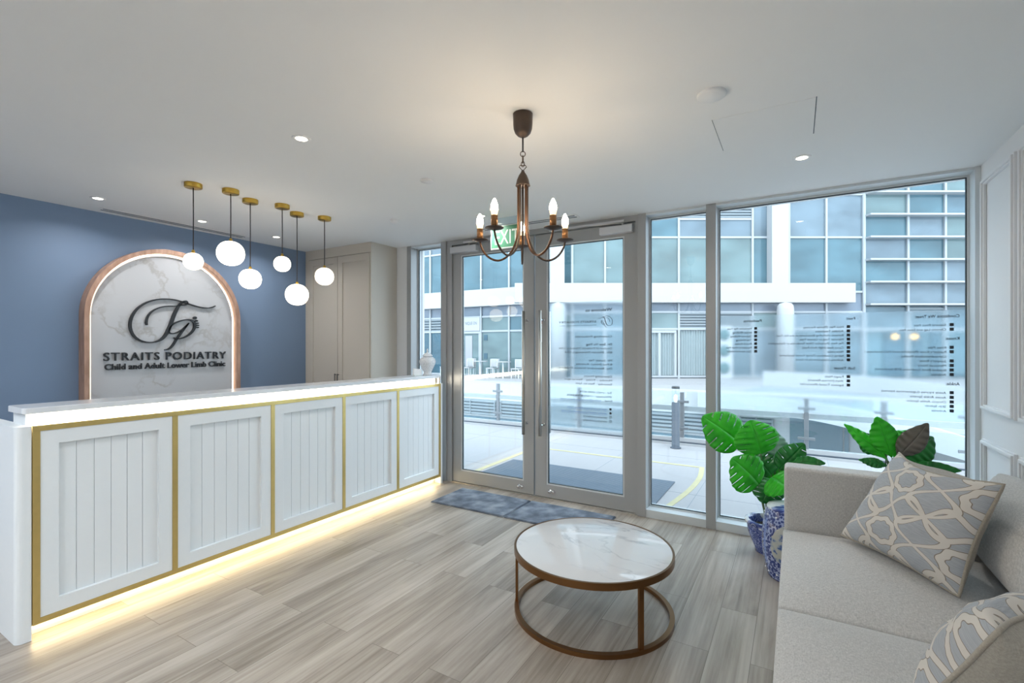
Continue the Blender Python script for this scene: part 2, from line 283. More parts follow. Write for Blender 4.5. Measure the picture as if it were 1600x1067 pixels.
# ------------------------------------------------------------ mesh helpers
def tag(o, label=None, cat=None, group=None, kind=None):
    if label: o['label'] = label
    if cat: o['category'] = cat
    if group: o['group'] = group
    if kind: o['kind'] = kind
    return o
def empty(name, loc, label, cat, group=None, rot=(0, 0, 0)):
    o = bpy.data.objects.new(name, None); C.objects.link(o); o.location = loc; o.rotation_euler = rot; o.empty_display_size = .05
    return tag(o, label, cat, group)
class G:
    """collects faces into one mesh; coordinates are local to the parent it is built under"""
    def __init__(s): s.v = []; s.f = []; s.sm = []
    def add(s, vs, fs, smooth=False):
        o = len(s.v); s.v += [tuple(v) for v in vs]; s.f += [tuple(i+o for i in f) for f in fs]; s.sm += [smooth]*len(fs); return s
    def box(s, x0, x1, y0, y1, z0, z1):
        vs = [(x, y, z) for z in (z0, z1) for y in (y0, y1) for x in (x0, x1)]
        return s.add(vs, [(0, 2, 3, 1), (4, 5, 7, 6), (0, 1, 5, 4), (2, 6, 7, 3), (0, 4, 6, 2), (1, 3, 7, 5)])
    def lathe(s, prof, c=(0, 0, 0), n=32, axis='z', cap=True, smooth=True):
        vs = []; k = len(prof)
        for i in range(n):
            a = 2*PI*i/n
            for r, h in prof:
                p = (r*math.cos(a), r*math.sin(a), h)
                if axis == 'x': p = (p[2], p[0], p[1])
                if axis == 'y': p = (p[0], p[2], p[1])
                vs.append((p[0]+c[0], p[1]+c[1], p[2]+c[2]))
        fs = [(i*k+j, ((i+1) % n)*k+j, ((i+1) % n)*k+j+1, i*k+j+1) for i in range(n) for j in range(k-1)]
        s.add(vs, fs, smooth)
        if cap:
            for j in (0, k-1):
                if prof[j][0] > 1e-5:
                    idx = [i*k+j for i in range(n)]; o = len(s.v)-len(vs); s.f.append(tuple(o+i for i in (idx if j else idx[::-1]))); s.sm.append(False)
        return s
    def tube(s, pts, r, n=8, closed=False, cap=True):
        pts = [Vector(p) for p in pts]; m = len(pts); rs = r if isinstance(r, (list, tuple)) else [r]*m
        nrm = None; vs = []
        for i, p in enumerate(pts):
            if closed: d = pts[(i+1) % m]-pts[i-1]
            else: d = pts[min(i+1, m-1)]-pts[max(i-1, 0)]
            d.normalize()
            if nrm is None: nrm = d.orthogonal().normalized()
            nrm = (nrm - d*nrm.dot(d)); nrm = nrm.normalized() if nrm.length > 1e-6 else d.orthogonal().normalized()
            bi = d.cross(nrm)
            for k in range(n):
                a = 2*PI*k/n; vs.append(p+(nrm*math.cos(a)+bi*math.sin(a))*rs[i])
        fs = []
        for i in range(m if closed else m-1):
            j = (i+1) % m
            for k in range(n): fs.append((i*n+k, i*n+(k+1) % n, j*n+(k+1) % n, j*n+k))
        if cap and not closed: fs += [tuple(range(n))[::-1], tuple((m-1)*n+k for k in range(n))]
        return s.add(vs, fs, True)
    def prism(s, poly, d0, d1, mapf):      # polygon (a,b) extruded from depth d0 to d1; mapf(a,b,d)->xyz
        n = len(poly); vs = [mapf(a, b, d0) for a, b in poly]+[mapf(a, b, d1) for a, b in poly]
        return s.add(vs, [tuple(range(n))[::-1], tuple(range(n, 2*n))]+[(i, (i+1) % n, (i+1) % n+n, i+n) for i in range(n)])
    def strip(s, outer, inner, d0, d1, mapf, closed=False):      # ring between two polylines, extruded
        n = len(outer); vs = [mapf(a, b, d) for d in (d0, d1) for L_ in (outer, inner) for a, b in L_]
        fs = []
        for i in range(n if closed else n-1):
            j = (i+1) % n; o0, o1, i0, i1 = i, j, n+i, n+j; O0, O1, I0, I1 = 2*n+i, 2*n+j, 3*n+i, 3*n+j
            fs += [(o0, i0, i1, o1), (O0, O1, I1, I0), (o0, o1, O1, O0), (i0, I0, I1, i1)]
        if not closed: fs += [(0, 2*n, 3*n, n), (n-1, 2*n-1, 4*n-1, 3*n-1)]
        return s.add(vs, fs)
    def build(s, name, mat, parent=None, bevel=0, subsurf=0, loc=None, seg=2, solid=0):
        me = bpy.data.meshes.new(name); me.from_pydata(s.v, [], s.f); me.update()
        bm = bmesh.new(); bm.from_mesh(me); bmesh.ops.recalc_face_normals(bm, faces=bm.faces); bm.to_mesh(me); bm.free()
        for p, q in zip(me.polygons, s.sm): p.use_smooth = q
        if mat: me.materials.append(mat)
        o = bpy.data.objects.new(name, me); C.objects.link(o)
        if parent: o.parent = parent
        if loc: o.location = loc
        if solid: md = o.modifiers.new('thickness', 'SOLIDIFY'); md.thickness = solid; md.offset = 0
        if bevel: md = o.modifiers.new('bevel', 'BEVEL'); md.width = bevel; md.segments = seg; md.limit_method = 'ANGLE'; md.angle_limit = R(40)
        if subsurf: md = o.modifiers.new('sub', 'SUBSURF'); md.levels = md.render_levels = subsurf
        return o
def struct(o): o['kind'] = 'structure'; return o
def copy_tree(o, parent=None):
    c = o.copy(); C.objects.link(c)
    if parent: c.parent = parent; 
    for ch in [x for x in KIDS(o)]: copy_tree(ch, c)
    return c
def KIDS(o): return [x for x in bpy.data.objects if x.parent == o]

_textcache = {}
def text_mesh(body, space=1.0, bold=0.0):
    key = (body, space, bold)
    if key in _textcache: return _textcache[key]
    cu = bpy.data.curves.new('t', 'FONT'); cu.body = body; cu.resolution_u = 3; cu.space_character = space; cu.offset = bold
    o = bpy.data.objects.new('t', cu); C.objects.link(o); dg = bpy.context.evaluated_depsgraph_get(); dg.update()
    me = bpy.data.meshes.new_from_object(o.evaluated_get(dg)); 
    vs = [tuple(v.co) for v in me.vertices]; fs = [tuple(p.vertices) for p in me.polygons]
    bpy.data.objects.remove(o); bpy.data.curves.remove(cu); bpy.data.meshes.remove(me)
    _textcache[key] = (vs, fs); return vs, fs
def put_text(g, body, a0, a1, zb, cap, mapf, depth=.0, space=1.0, bold=0.0):
    """text from a0 to a1 (a1<a0 mirrors it), baseline zb, capital height cap; mapf(a,z,d)->xyz"""
    if 'M' in body: bold = 0.0
    vs, fs = text_mesh(body, space, bold); x0 = min(v[0] for v in vs); x1 = max(v[0] for v in vs); sz = cap/.70
    def pos(v, d): return mapf(a0+(v[0]-x0)/(x1-x0)*(a1-a0), zb+v[1]*sz, d)
    if not depth: return g.add([pos(v, 0) for v in vs], fs)
    n = len(vs); ed = {}
    for f in fs:
        for i in range(len(f)):
            e = (f[i], f[(i+1) % len(f)]); ed[e] = 1
    side = [(a, b, b+n, a+n) for (a, b) in ed if (b, a) not in ed]
    return g.add([pos(v, 0) for v in vs]+[pos(v, depth) for v in vs], [f for f in fs]+[tuple(i+n for i in f) for f in fs]+side)

# ------------------------------------------------------------ the room
XL, XR, YB, YW = -5.05, 1.0, -2.6, 4.08
struct(G().box(XL-.1, XR+.1, YB-.1, YW+.14, -.1, 0).build('floor', m_floor))
cl = struct(G().box(XL-.1, XR+.1, YB-.1, YW+.3, CEIL, CEIL+.2).build('ceiling', m_ceil))
struct(G().box(XL-.1, XL, YB, YW+.3, 0, CEIL).build('wall_left', m_blue))
struct(G().box(XR, XR+.2, YB, YW+.3, 0, CEIL).build('wall_right', m_white))
struct(G().box(XL-.1, XR+.2, YB-.1, YB, 0, CEIL).build('wall_back', m_white))
# short return wall between the tall cabinet and the window
struct(G().box(XL, -3.795, 4.08, YW+.3, 0, CEIL).build('wall_front', m_white))
tg = G()      # picture-frame mouldings on the right wall
for (y0, y1) in ((3.50, 4.01), (1.80, 3.43), (.1, 1.73), (-1.6, .03)):
    for (z0, z1) in ((.15, .885), (1.06, 2.47)):
        for dx, o, ww in ((.016, 0, .036), (.026, .010, .016)):
            a_, b_, c_, d_ = y0+o, y1-o, z0+o, z1-o
            tg.strip([(a_, c_), (b_, c_), (b_, d_), (a_, d_)], [(a_+ww, c_+ww), (b_-ww, c_+ww), (b_-ww, d_-ww), (a_+ww, d_-ww)], XR-dx, XR, lambda p, q, d: (d, p, q), closed=True)
struct(tg.build('trim_1', m_white, bevel=.003))
struct(G().box(XR-.015, XR, YB, YW, 0, .09).build('baseboard_right', m_white))

# ceiling hatch lines, slots
hc = [at(1108, 190, Z=CEIL), at(1271, 150, Z=CEIL), at(1277, 207, Z=CEIL), at(1134, 235, Z=CEIL)]
hx0, hx1 = (hc[0].x+hc[3].x)/2, (hc[1].x+hc[2].x)/2; hy0, hy1 = (hc[0].y+hc[1].y)/2, (hc[2].y+hc[3].y)/2
h = empty('access_panel', ((hx0+hx1)/2, (hy0+hy1)/2, CEIL), 'flush white ceiling access panel outlined by thin dark joints', 'access panel')
G().box(hx0-h.location.x+.004, hx1-h.location.x-.004, hy0-h.location.y+.004, hy1-h.location.y-.004, -.0015, .002).build('panel', m_ceil, h)
jg = G(); a, b_, c_, d_ = hx0-h.location.x, hx1-h.location.x, hy0-h.location.y, hy1-h.location.y
for bb in ((a, a+.002, c_, d_), (b_-.004, b_, c_, d_)): G().box(bb[0], bb[1], bb[2], bb[3], -.001, .002).build('joint', m_louvd, h)
def slot(p0, p1, wid, label):
    p0, p1 = Vector(p0), Vector(p1); d = p1-p0; L_ = d.length; rz = math.atan2(d.y, d.x)
    e = empty('air_slot_diffuser', (*((p0+p1)/2).xy, CEIL), label, 'air vent', rot=(0, 0, rz))
    G().box(-L_/2, L_/2, -wid/2, wid/2, -.004, 0).build('frame', m_trimw, e)
    for s in (-1, 1): G().box(-L_/2+.02, L_/2-.02, s*wid*.22-.009, s*wid*.22+.009, -.0055, -.001).build('slot', m_louvd, e)
p0 = at(145, 328.5, Z=CEIL); p1 = at(375, 372.5, Z=CEIL)
slot((XL+.14, p0.y), (XL+.14, p1.y), .11, 'long narrow air slot in the ceiling edge above the blue wall')
slot((-2.62, 3.86), (-1.62, 3.86), .11, 'narrow twin-slot air vent in the ceiling above the entrance doors')

# downlights
def downlight(u, v, label, r=.042, power=3.5):
    p = at(u, v, Z=CEIL); e = empty('downlight', (p.x, p.y, CEIL), label, 'downlight', 'round recessed downlights in the white ceiling')
    G().lathe([(r*.72, -.002), (r*.75, -.005), (r*1.05, -.006), (r*1.15, -.003), (r*1.17, 0)], n=32, cap=False).build('trim_ring', m_trimw, e)
    G().lathe([(0, -.003), (r*.74, -.003), (r*.74, -.0005)], n=24, cap=False).build('lens', m_down, e)
    area('downlight_lamp', (p.x, p.y, CEIL-.012), r*1.3, power); return e
downlight(471, 216, 'small lit downlight in the open ceiling left of the chandelier')
downlight(153, 309.5, 'leftmost lit downlight near the top of the blue wall')
downlight(316, 345.5, 'lit downlight near the blue wall, behind the frontmost globe pendant')
downlight(432, 370, 'lit downlight nearest the tall cabinet, behind the brass canopies')
downlight(1253, 246, 'lit downlight in the ceiling near the large right window')
downlight(752, 337, 'lit downlight above the door, partly behind the leftmost candle bulb')
for k, (x, y) in enumerate(((-.6, -.4), (-2.2, -.6), (-3.9, -.6), (-.6, -1.9), (-2.2, -1.9), (-3.9, -1.9))):
    area('unseen_fill_light', (x, y, CEIL-.02), .12, 15, (.90, .95, 1))  # unseen lamps added behind the camera to fill the room with cool light
p = at(1112, 147, Z=CEIL); e = empty('speaker_cover', (p.x, p.y, CEIL), 'round white blank cover disc on the ceiling beside the access panel', 'ceiling cover')
G().lathe([(0, -.014), (.055, -.014), (.062, -.008), (.062, 0)], n=36, cap=False).build('disc', m_ceil, e)
p = at(667, 282, Z=CEIL); e = empty('sprinkler', (p.x, p.y, CEIL), 'flat white sprinkler cap on the ceiling between downlight and chandelier', 'sprinkler')
G().lathe([(0, -.010), (.040, -.010), (.044, -.004), (.044, 0)], n=32, cap=False).build('cover_plate', m_trimw, e)
p = at(616, 343.5, Z=CEIL); e = empty('smoke_detector', (p.x, p.y, CEIL), 'small round white detector on the ceiling above the tall cabinet end', 'detector')
G().lathe([(0, -.028), (.022, -.028), (.034, -.018), (.038, 0)], n=32, cap=False).build('housing', m_trimw, e)

# ------------------------------------------------------------ window wall
GY = 4.20
def mullion(n, x0, x1, m=m_alu, y1=4.28):
    return struct(G().box(x0, x1, 4.08, y1, 0, CEIL).build(n, m, bevel=.002))
mullion('trim_2', -3.795, -3.733); mullion('trim_3', -3.305, -3.235); mullion('trim_4', -1.163, -1.093); mullion('trim_5', -.615, -.541)
struct(G().box(.972, 1.0, 4.08, 4.28, 0, CEIL).build('trim_6', m_alu2))
struct(G().box(-3.235, -3.172, 4.10, 4.22, 0, 2.53).box(-1.188, -1.163, 4.10, 4.22, 0, 2.53).box(-3.235, -1.163, 4.10, 4.22, 2.53, CEIL).build('trim_7', m_alu))   # door surround
def window(n, x0, x1, left_metal=None):
    w_ = G().box(x0, x1, 4.085, 4.28, 0, .066)
    w_.box(x0, x1, 4.085, 4.28, CEIL-.018, CEIL)
    fr = struct(w_.build('window_%d' % n, m_alu2))
    ring = lambda x0, x1, z0, z1, t, ya, yb: G().strip([(x0, z0), (x1, z0), (x1, z1), (x0, z1)], [(x0+t, z0+t), (x1-t, z0+t), (x1-t, z1-t), (x0+t, z1-t)], ya, yb, lambda p, q, d: (p, d, q), closed=True)
    fg = ring(x0, x1, .066, CEIL-.018, .013, GY-.012, GY+.03)
    fg.build('window_frame', m_alu2, fr)
    sg = ring(x0+.013, x1-.013, .079, CEIL-.031, .005, GY-.008, GY+.01)
    sg.build('window_seal', m_dark, fr)
    G().box(x0+.016, x1-.016, GY, GY+.008, .08, CEIL-.032).build('window_glass', m_glass, fr)
window(1, -3.733, -3.305); window(2, -1.093, -.615); window(3, -.541, .972)
struct(G().box(-3.172, -1.188, 4.10, 4.24, -.02, .006).build('trim_8', m_steel))

# doors
DY = 4.12
def door(n, x0, x1, gx0, gx1, hx, lx):
    st = G().strip([(x0, .008), (x1, .008), (x1, 2.525), (x0, 2.525)], [(gx0, .128), (gx1, .128), (gx1, 2.415), (gx0, 2.415)], DY, DY+.05, lambda p, q, d: (p, d, q), closed=True)
    d = struct(st.build('door_%d' % n, m_alu, bevel=.002))
    bd = G(); t_ = .012
    ring = lambda x0, x1, z0, z1, t, ya, yb: G().strip([(x0, z0), (x1, z0), (x1, z1), (x0, z1)], [(x0+t, z0+t), (x1-t, z0+t), (x1-t, z1-t), (x0+t, z1-t)], ya, yb, lambda p, q, d: (p, d, q), closed=True)
    bd = ring(gx0, gx1, .128, 2.415, t_, DY+.004, DY+.04)
    bd.build('glazing_bead', m_alu2, d)
    sg = ring(gx0+t_, gx1-t_, .14, 2.403, .005, DY+.01, DY+.03)
    sg.build('seal', m_dark, d)
    G().box(gx0+.01, gx1-.01, DY+.02, DY+.03, .135, 2.41).build('door_glass', m_glass, d)
    hg = G().tube([(hx, DY-.075, .60), (hx, DY-.075, 1.79)], .0155, 16)
    hb = hg.build('pull_handle', m_steel, d)
    for z in (.70, 1.70):
        G().tube([(hx, DY-.075, z), (hx, DY, z)], .010, 12).lathe([(.0, -.004), (.016, -.004), (.016, 0)], (hx, DY, z), 16, 'y').build('standoff', m_chrome, d)
        G().tube([(hx, DY+.05, z), (hx, DY+.12, z)], .010, 12).build('standoff', m_chrome, d)
    G().tube([(hx, DY+.12, .60), (hx, DY+.12, 1.79)], .0155, 16).build('pull_handle', m_steel, d)
    G().lathe([(0, -.03), (.012, -.03), (.014, -.022), (.014, -.008), (.022, -.006), (.022, 0)], (lx, DY, .07), 20, 'y').lathe([(0, -.012), (.016, -.012), (.018, 0)], (lx+.032, DY, .067), 20, 'y').build('door_lock', m_chrome, d)
    return d
d1 = door(1, -3.168, -2.188, -3.065, -2.30, -2.262, -2.35)
d2 = door(2, -2.172, -1.192, -2.05, -1.292, -2.082, -2.01)
# push/pull sticker on the right leaf's stile
e = empty('door_sticker', (-2.108, DY-.0015, 1.62), 'narrow vertical PULL sticker beside the right door handle', 'sticker')
G().box(-.0125, .0125, -.0005, .0012, -.13, .09).build('sticker_base', m_plate, e)
G().box(-.0125, .0125, -.0012, -.0005, .045, .09).build('sticker_top', m_pink, e)
lg = G()
for k, ch in enumerate('PULL'):
    put_text(lg, ch, -.008, .008, .012-.037*k, .024, lambda a, z, d: (a, -.0014, z), bold=.03)
lg.build('sticker_lettering', m_black, e)
# door closers
def closer(x0, x1, label, a0, a1):
    e = empty('door_closer', ((x0+x1)/2, DY, 2.47), label, 'door closer', 'overhead door closers'); w_ = (x1-x0)/2
    G().box(-w_, w_, -.062, 0, -.034, .030).build('body', m_closer, e, bevel=.004)
    cx = e.location.x
    G().box(a0-cx, a1-cx, -.050, -.028, .060, .078).build('slide_track', m_closer, e)
    G().tube([(w_*.4, -.03, .03), (w_*.4, -.04, .052)], .011, 10).tube([(w_*.4, -.04, .052), ((a0+a1)/2-cx, -.042, .062)], .007, 8).build('arm', m_steel, e)
closer(-3.165, -2.83, 'silver door closer box at the top of the left door leaf', -3.0, -2.45)
closer(-1.50, -1.205, 'silver door closer box at the top of the right door leaf', -2.0, -1.28)

# EXIT sign
ex0, ex1, ey = -2.335, -2.0, 3.59
e = empty('exit_sign', ((ex0+ex1)/2, ey, CEIL), 'green hanging EXIT sign with clear top in front of the doors', 'exit sign'); hw = (ex1-ex0)/2
G().box(-hw, hw, -.003, .003, -.262, 0).build('acrylic_plate', m_acryl, e)
G().box(-hw, hw, -.008, .008, -.272, -.070).build('light_border', m_exitw, e, bevel=.001)
G().box(-hw+.008, hw-.008, -.0095, .0095, -.262, -.078).build('green_panel', m_exitg, e)
tg = G(); put_text(tg, 'EXIT', -hw+.045, hw-.045, -.235, .125, lambda a, z, d: (a, -.0105-d, z), .001)
put_text(tg, 'EXIT', hw-.045, -hw+.045, -.235, .125, lambda a, z, d: (a, .0105+d, z), .001); tg.build('lettering', m_exitw, e)
for s in (-1, 1): G().lathe([(0, -.03), (.007, -.03), (.007, 0)], (s*hw*.75, 0, -.01), 12, cap=False).build('fixing', m_chrome, e)

# ------------------------------------------------------------ window lettering (reads from outside, mirrored inside)
FY = GY-.004
def wmap(Y): return lambda a, z, d: (a, Y+d*0, z)
def decal(name, label, x0, x1, z0, z1, Y, blocks, cuts=None):
    e = empty(name, ((x0+x1)/2, Y, z0), label, 'window sticker'); ox, oz = e.location.x, e.location.z
    G().box(x0-ox, x1-ox, -.0015, 0.0015, 0, z1-oz).build('frosted_film', m_film, e)
    for nm, mat, lines in blocks:
        for ln in lines:
            g = G()
            if ln[0] == '#':
                _, u, v, s = ln; p = at(u, v, Y=Y); g.box(p.x-s/2-ox, p.x+s/2-ox, -.0045, -.0025, p.z-s/2-oz, p.z+s/2-oz).build('bullet', mat, e)
            elif ln[0] == '_':
                _, ur, ul, v, th = ln; p = at(ur, v, Y=Y); q = at(ul, v, Y=Y); g.box(q.x-ox, p.x-ox, -.0035, -.0025, p.z-oz-th, p.z-oz).build('underline', mat, e)
            else:
                body, ur, ul, v, cap, bold = ln; p = at(ur, v, Y=Y); q = at(ul, v, Y=Y)
                put_text(g, body, p.x-ox, q.x-ox, p.z-oz-cap*.5, cap, lambda a, z, d: (a, -.003, z), bold=bold).build(nm, mat, e)
    return e
K4 = .16863; k4x = lambda x: 1330+x*K4; k4y = lambda y: 480+y*K4
def items4(lst): 
    out = []
    for body, l, y, bul in lst:
        out.append((body, k4x(879), k4x(l), k4y(y), .0150, .006))
        if bul: out.append(('#', k4x(930), k4y(y-2), .0205))
    return out
K3 = .1375; k3x = lambda x: 1120+x*K3; k3y = lambda y: 480+y*K3
def items3(lst, tr, bx):
    out = []
    for body, l, y in lst: out += [(body, k3x(tr), k3x(l), k3y(y), .0150, .006), ('#', k3x(bx), k3y(y-2), .0205)]
    return out
blocks = [
 ('heading_lettering', m_black, [('Conditions We Treat:', k4x(1003), k4x(590), k4y(78), .0195, .016), ('Knees:', k4x(1003), k4x(870), k4y(287), .0195, .016), ('Ankle:', k4x(1006), k4x(875), k4y(711), .0195, .016),
   ('Feet:', k3x(1572), k3x(1468), k3y(125), .0195, .016), ('Soft Tissue:', k3x(1572), k3x(1330), k3y(693), .0195, .016), ('Paediatrics:', k3x(508), k3x(300), k3y(152), .0195, .016)]),
 ('knee_list_lettering', m_black, items4([('General Foot Pain', 583, 163, 1), ('Chronic Leg and Foot Pain', 445, 205, 1), ('Knee Pain', 712, 373, 1), ("Runner's Knee (Patellofemoral Pain Syndrome /", 122, 414, 1),
   ('Chrondromalacia Patella)', 463, 457, 0), ("Jumper's Knee", 635, 499, 1), ('Meniscus Injury', 613, 541, 1), ('Iliotibial Band Syndrome (ITB Syndrome)', 222, 583, 1), ('Arthritis', 742, 625, 1)])),
 ('ankle_list_lettering', m_black, items4([('Ankle Injuries (Ligamentous Injuries)', 280, 793, 1), ('Acute Ankle Sprains', 545, 836, 1), ('Chronic Ankle Sprains', 515, 879, 1), ('Shin Splints', 683, 920, 1), ('Arthritis', 742, 962, 1)])),
 ('feet_list_lettering', m_black, items3([('Heel Pain (Plantar Fasciitis)', 983, 222), ('Achilles Tendonitis', 1118, 270), ('Bunions (Including Bunionette at the 5th Toe)', 680, 317), ('Hammer Toes or Clawed Toes', 943, 364), ('Flat Feet (Posterior Tibial Tendonitis or Dysfunction)', 585, 410),
   ('Cavus Feet (High Arch Feet)', 970, 459), ('Neuromas', 1258, 505), ('Nerve Conditions (Tarsal Tunnel Syndrome)', 715, 552), ('Arthritis (Osteoarthritis or Gout)', 895, 600), ('Fungal Nails', 1230, 790), ('Wart (Verruca Plantaris)', 1035, 838), ('Ingrown Toenail (Paronychia)', 945, 886)], 1440, 1495)),
 ('children_list_lettering', m_black, items3([('Paediatric Flat Feet', 118, 242), ('In-toe Walking', 182, 286), ('Out-toe Walking', 155, 329), ('Toe Walking', 218, 372), ('Knock Knees', 207, 415), ('Paediatric Heel Pain', 105, 459), ('Gait Abnormalities', 118, 502)], 397, 442))]
decal('window_decal', 'frosted film with mirrored lists of foot, knee and ankle conditions on the large window', -.525, .955, .955, 1.69, FY, blocks)

K2 = .225; k2x = lambda x: 850+x*K2; k2y = lambda y: 460+y*K2; TR = k2x(473)
def ln(body, l, y, cap=.0175, bold=.004, r=473): return (body, k2x(r), k2x(l), k2y(y), cap, bold)
db = [('heading_lettering', m_black, [ln('Welcome to', 288, 103, .026, .016), ln('Consulting Podiatrists:', 213, 290, .0185, .010), ln('Dr. Saw Yu Ting', 293, 346, .019, .016), ln('Mr. Jackie Tey', 310, 459, .019, .016), ln('Operating Hours', 278, 571, .0185, .008)]),
 ('detail_lettering', m_black, [ln('Doctor of Podiatric Medicine, USA', 103, 374), ln('BSc. (Human Physiology), USA', 143, 402), ln('B.Pod (Hons), Australia', 223, 487), ln('Dip. Biomedical Science, Singapore', 103, 515),
   ln('Monday \u2013 Friday : 9am to 6pm', 143, 598), ln('Saturday : 9am to 1pm', 222, 626), ln('Tel : (+65) 6990 4574', 250, 685), ln('Whatsapp : (+65) 8764 8406', 160, 713), ln('straits.podiatry', 272, 855, r=438), ln('straits.podiatry', 272, 883, r=438),
   ln('Email :', 412, 741)]),
 ('link_lettering', m_bluep, [ln('hello@straitspodiatry.com', 113, 738, r=395), ('_', k2x(395), k2x(113), k2y(752), .002), ln('www.straitspodiatry.com', 163, 798, r=438), ('_', k2x(438), k2x(163), k2y(811), .002), ln('www.healthwaymedical.com', 120, 826, r=438), ('_', k2x(438), k2x(120), k2y(839), .002)]),
 ('name_lettering', m_black, [ln('STRAITS PODIATRY', 103, 188, .020, .004, 363), ln('Child and Adult Lower Limb Clinic', 110, 212, .009, .002, 363)])]
dd = decal('door_decal', 'frosted film with mirrored welcome text, opening hours and contacts on the right door', -2.034, -1.31, .66, 1.86, DY+.017, db)
LOGO = {  # strokes of the emblem: points (x, y, half width) in a 1231-wide drawing
 'strokes': [
  [(966, 443, 3), (945, 452, 4), (915, 457, 4), (870, 452, 4), (825, 440, 4), (780, 425, 4), (735, 411, 4), (690, 402, 4), (640, 399, 4), (590, 403, 5), (540, 416, 5), (495, 438, 6), (458, 470, 7), (432, 510, 8), (420, 555, 8), (425, 600, 8), (445, 635, 7), (475, 660, 6), (510, 673, 5), (550, 677, 4), (590, 671, 5), (622, 656, 8), (645, 632, 10), (663, 600, 11), (680, 560, 11), (695, 518, 11), (712, 478, 10), (733, 442, 8), (757, 418, 6), (778, 413, 5), (787, 424, 5), (776, 436, 5), (755, 438, 4), (735, 436, 3)],
  [(527, 566, 5), (524, 545, 7), (531, 516, 6), (550, 488, 5), (580, 466, 4), (620, 451, 4), (665, 445, 4), (715, 444, 3), (745, 434, 3)],
  [(797, 553, 3), (770, 580, 4), (740, 603, 4), (705, 619, 4), (680, 619, 4), (669, 606, 4), (674, 582, 4), (694, 561, 4), (725, 545, 4), (765, 534, 4), (800, 532, 5), (825, 543, 7), (834, 565, 9), (828, 592, 8), (808, 618, 7), (780, 638, 5), (748, 651, 4), (718, 654, 4), (700, 648, 3)],
  [(797, 553, 3), (778, 575, 5), (757, 603, 6), (735, 632, 7), (715, 660, 7), (698, 688, 7), (680, 710, 6), (660, 722, 4), (640, 725, 3)]],
 'toes': [(835, 520, 12, 9), (845, 539, 9, 6), (851, 554, 8, 4.5), (854, 568, 7.5, 4), (853, 581, 7, 4)]}
def catmull(pts, n=6):
    out = []
    P_ = [pts[0]]+list(pts)+[pts[-1]]
    for i in range(1, len(P_)-2):
        for k in range(n):
            t = k/n; out.append(tuple(.5*((2*P_[i][c])+(-P_[i-1][c]+P_[i+1][c])*t+(2*P_[i-1][c]-5*P_[i][c]+4*P_[i+1][c]-P_[i+2][c])*t*t+(-P_[i-1][c]+3*P_[i][c]-3*P_[i+1][c]+P_[i+2][c])*t**3) for c in range(len(pts[0]))))
    out.append(tuple(pts[-1])); return out
def draw_logo(g, conv, d0, d1, mapf, wk=1.0):      # conv: drawing -> (a, z)
    for st in LOGO['strokes']:
        pts = catmull(st, 5); A = [conv(x, y) for x, y, _ in pts]; lo = []; hi = []
        sc_ = (Vector(conv(700, 500))-Vector(conv(701, 500))).length
        for i in range(len(A)):
            d = Vector(A[min(i+1, len(A)-1)])-Vector(A[max(i-1, 0)]); d.normalize(); n_ = Vector((-d.y, d.x))*pts[i][2]*sc_*wk
            hi.append(tuple(Vector(A[i])+n_)); lo.append(tuple(Vector(A[i])-n_))
        g.strip(hi, lo, d0, d1, mapf)
    for (x, y, rx, ry) in LOGO['toes']:
        g.prism([conv(x+rx*math.cos(2*PI*k/14), y+ry*math.sin(2*PI*k/14)) for k in range(14)], d0, d1, mapf)
    return g
lx0 = at(k2x(473), k2y(190), Y=DY).x; lx1 = at(k2x(372), k2y(190), Y=DY).x; lz0 = at(k2x(430), k2y(150), Y=DY).z; lz1 = at(k2x(430), k2y(228), Y=DY).z
g = G(); draw_logo(g, lambda x, y: (lx0+(x-415)/(966-415)*(lx1-lx0)-dd.location.x, lz0+(y-399)/(725-399)*(lz1-lz0)-dd.location.z), -.004, -.003, lambda a, z, d: (a, d, z), 1.2)
for (iy) in (799, 827, 855, 883):
    p = at(k2x(458), k2y(iy), Y=DY); cx, cz = p.x-dd.location.x, p.z-dd.location.z; r = .011
    if iy < 840: g.prism([(cx+r*math.cos(2*PI*k/18), cz+r*math.sin(2*PI*k/18)) for k in range(18)], -.004, -.003, lambda a, z, d: (a, d, z))
    else:
        sq = [(-1, -1), (1, -1), (1, 1), (-1, 1)]; g.strip([(cx+r*a, cz+r*b) for a, b in sq], [(cx+r*.78*a, cz+r*.78*b) for a, b in sq], -.004, -.003, lambda a, z, d: (a, d, z), closed=True)
        g.strip([(cx+r*.45*math.cos(2*PI*k/14), cz+r*.45*math.sin(2*PI*k/14)) for k in range(14)], [(cx+r*.25*math.cos(2*PI*k/14), cz+r*.25*math.sin(2*PI*k/14)) for k in range(14)], -.004, -.003, lambda a, z, d: (a, d, z), closed=True)
g.build('emblem', m_black, dd)

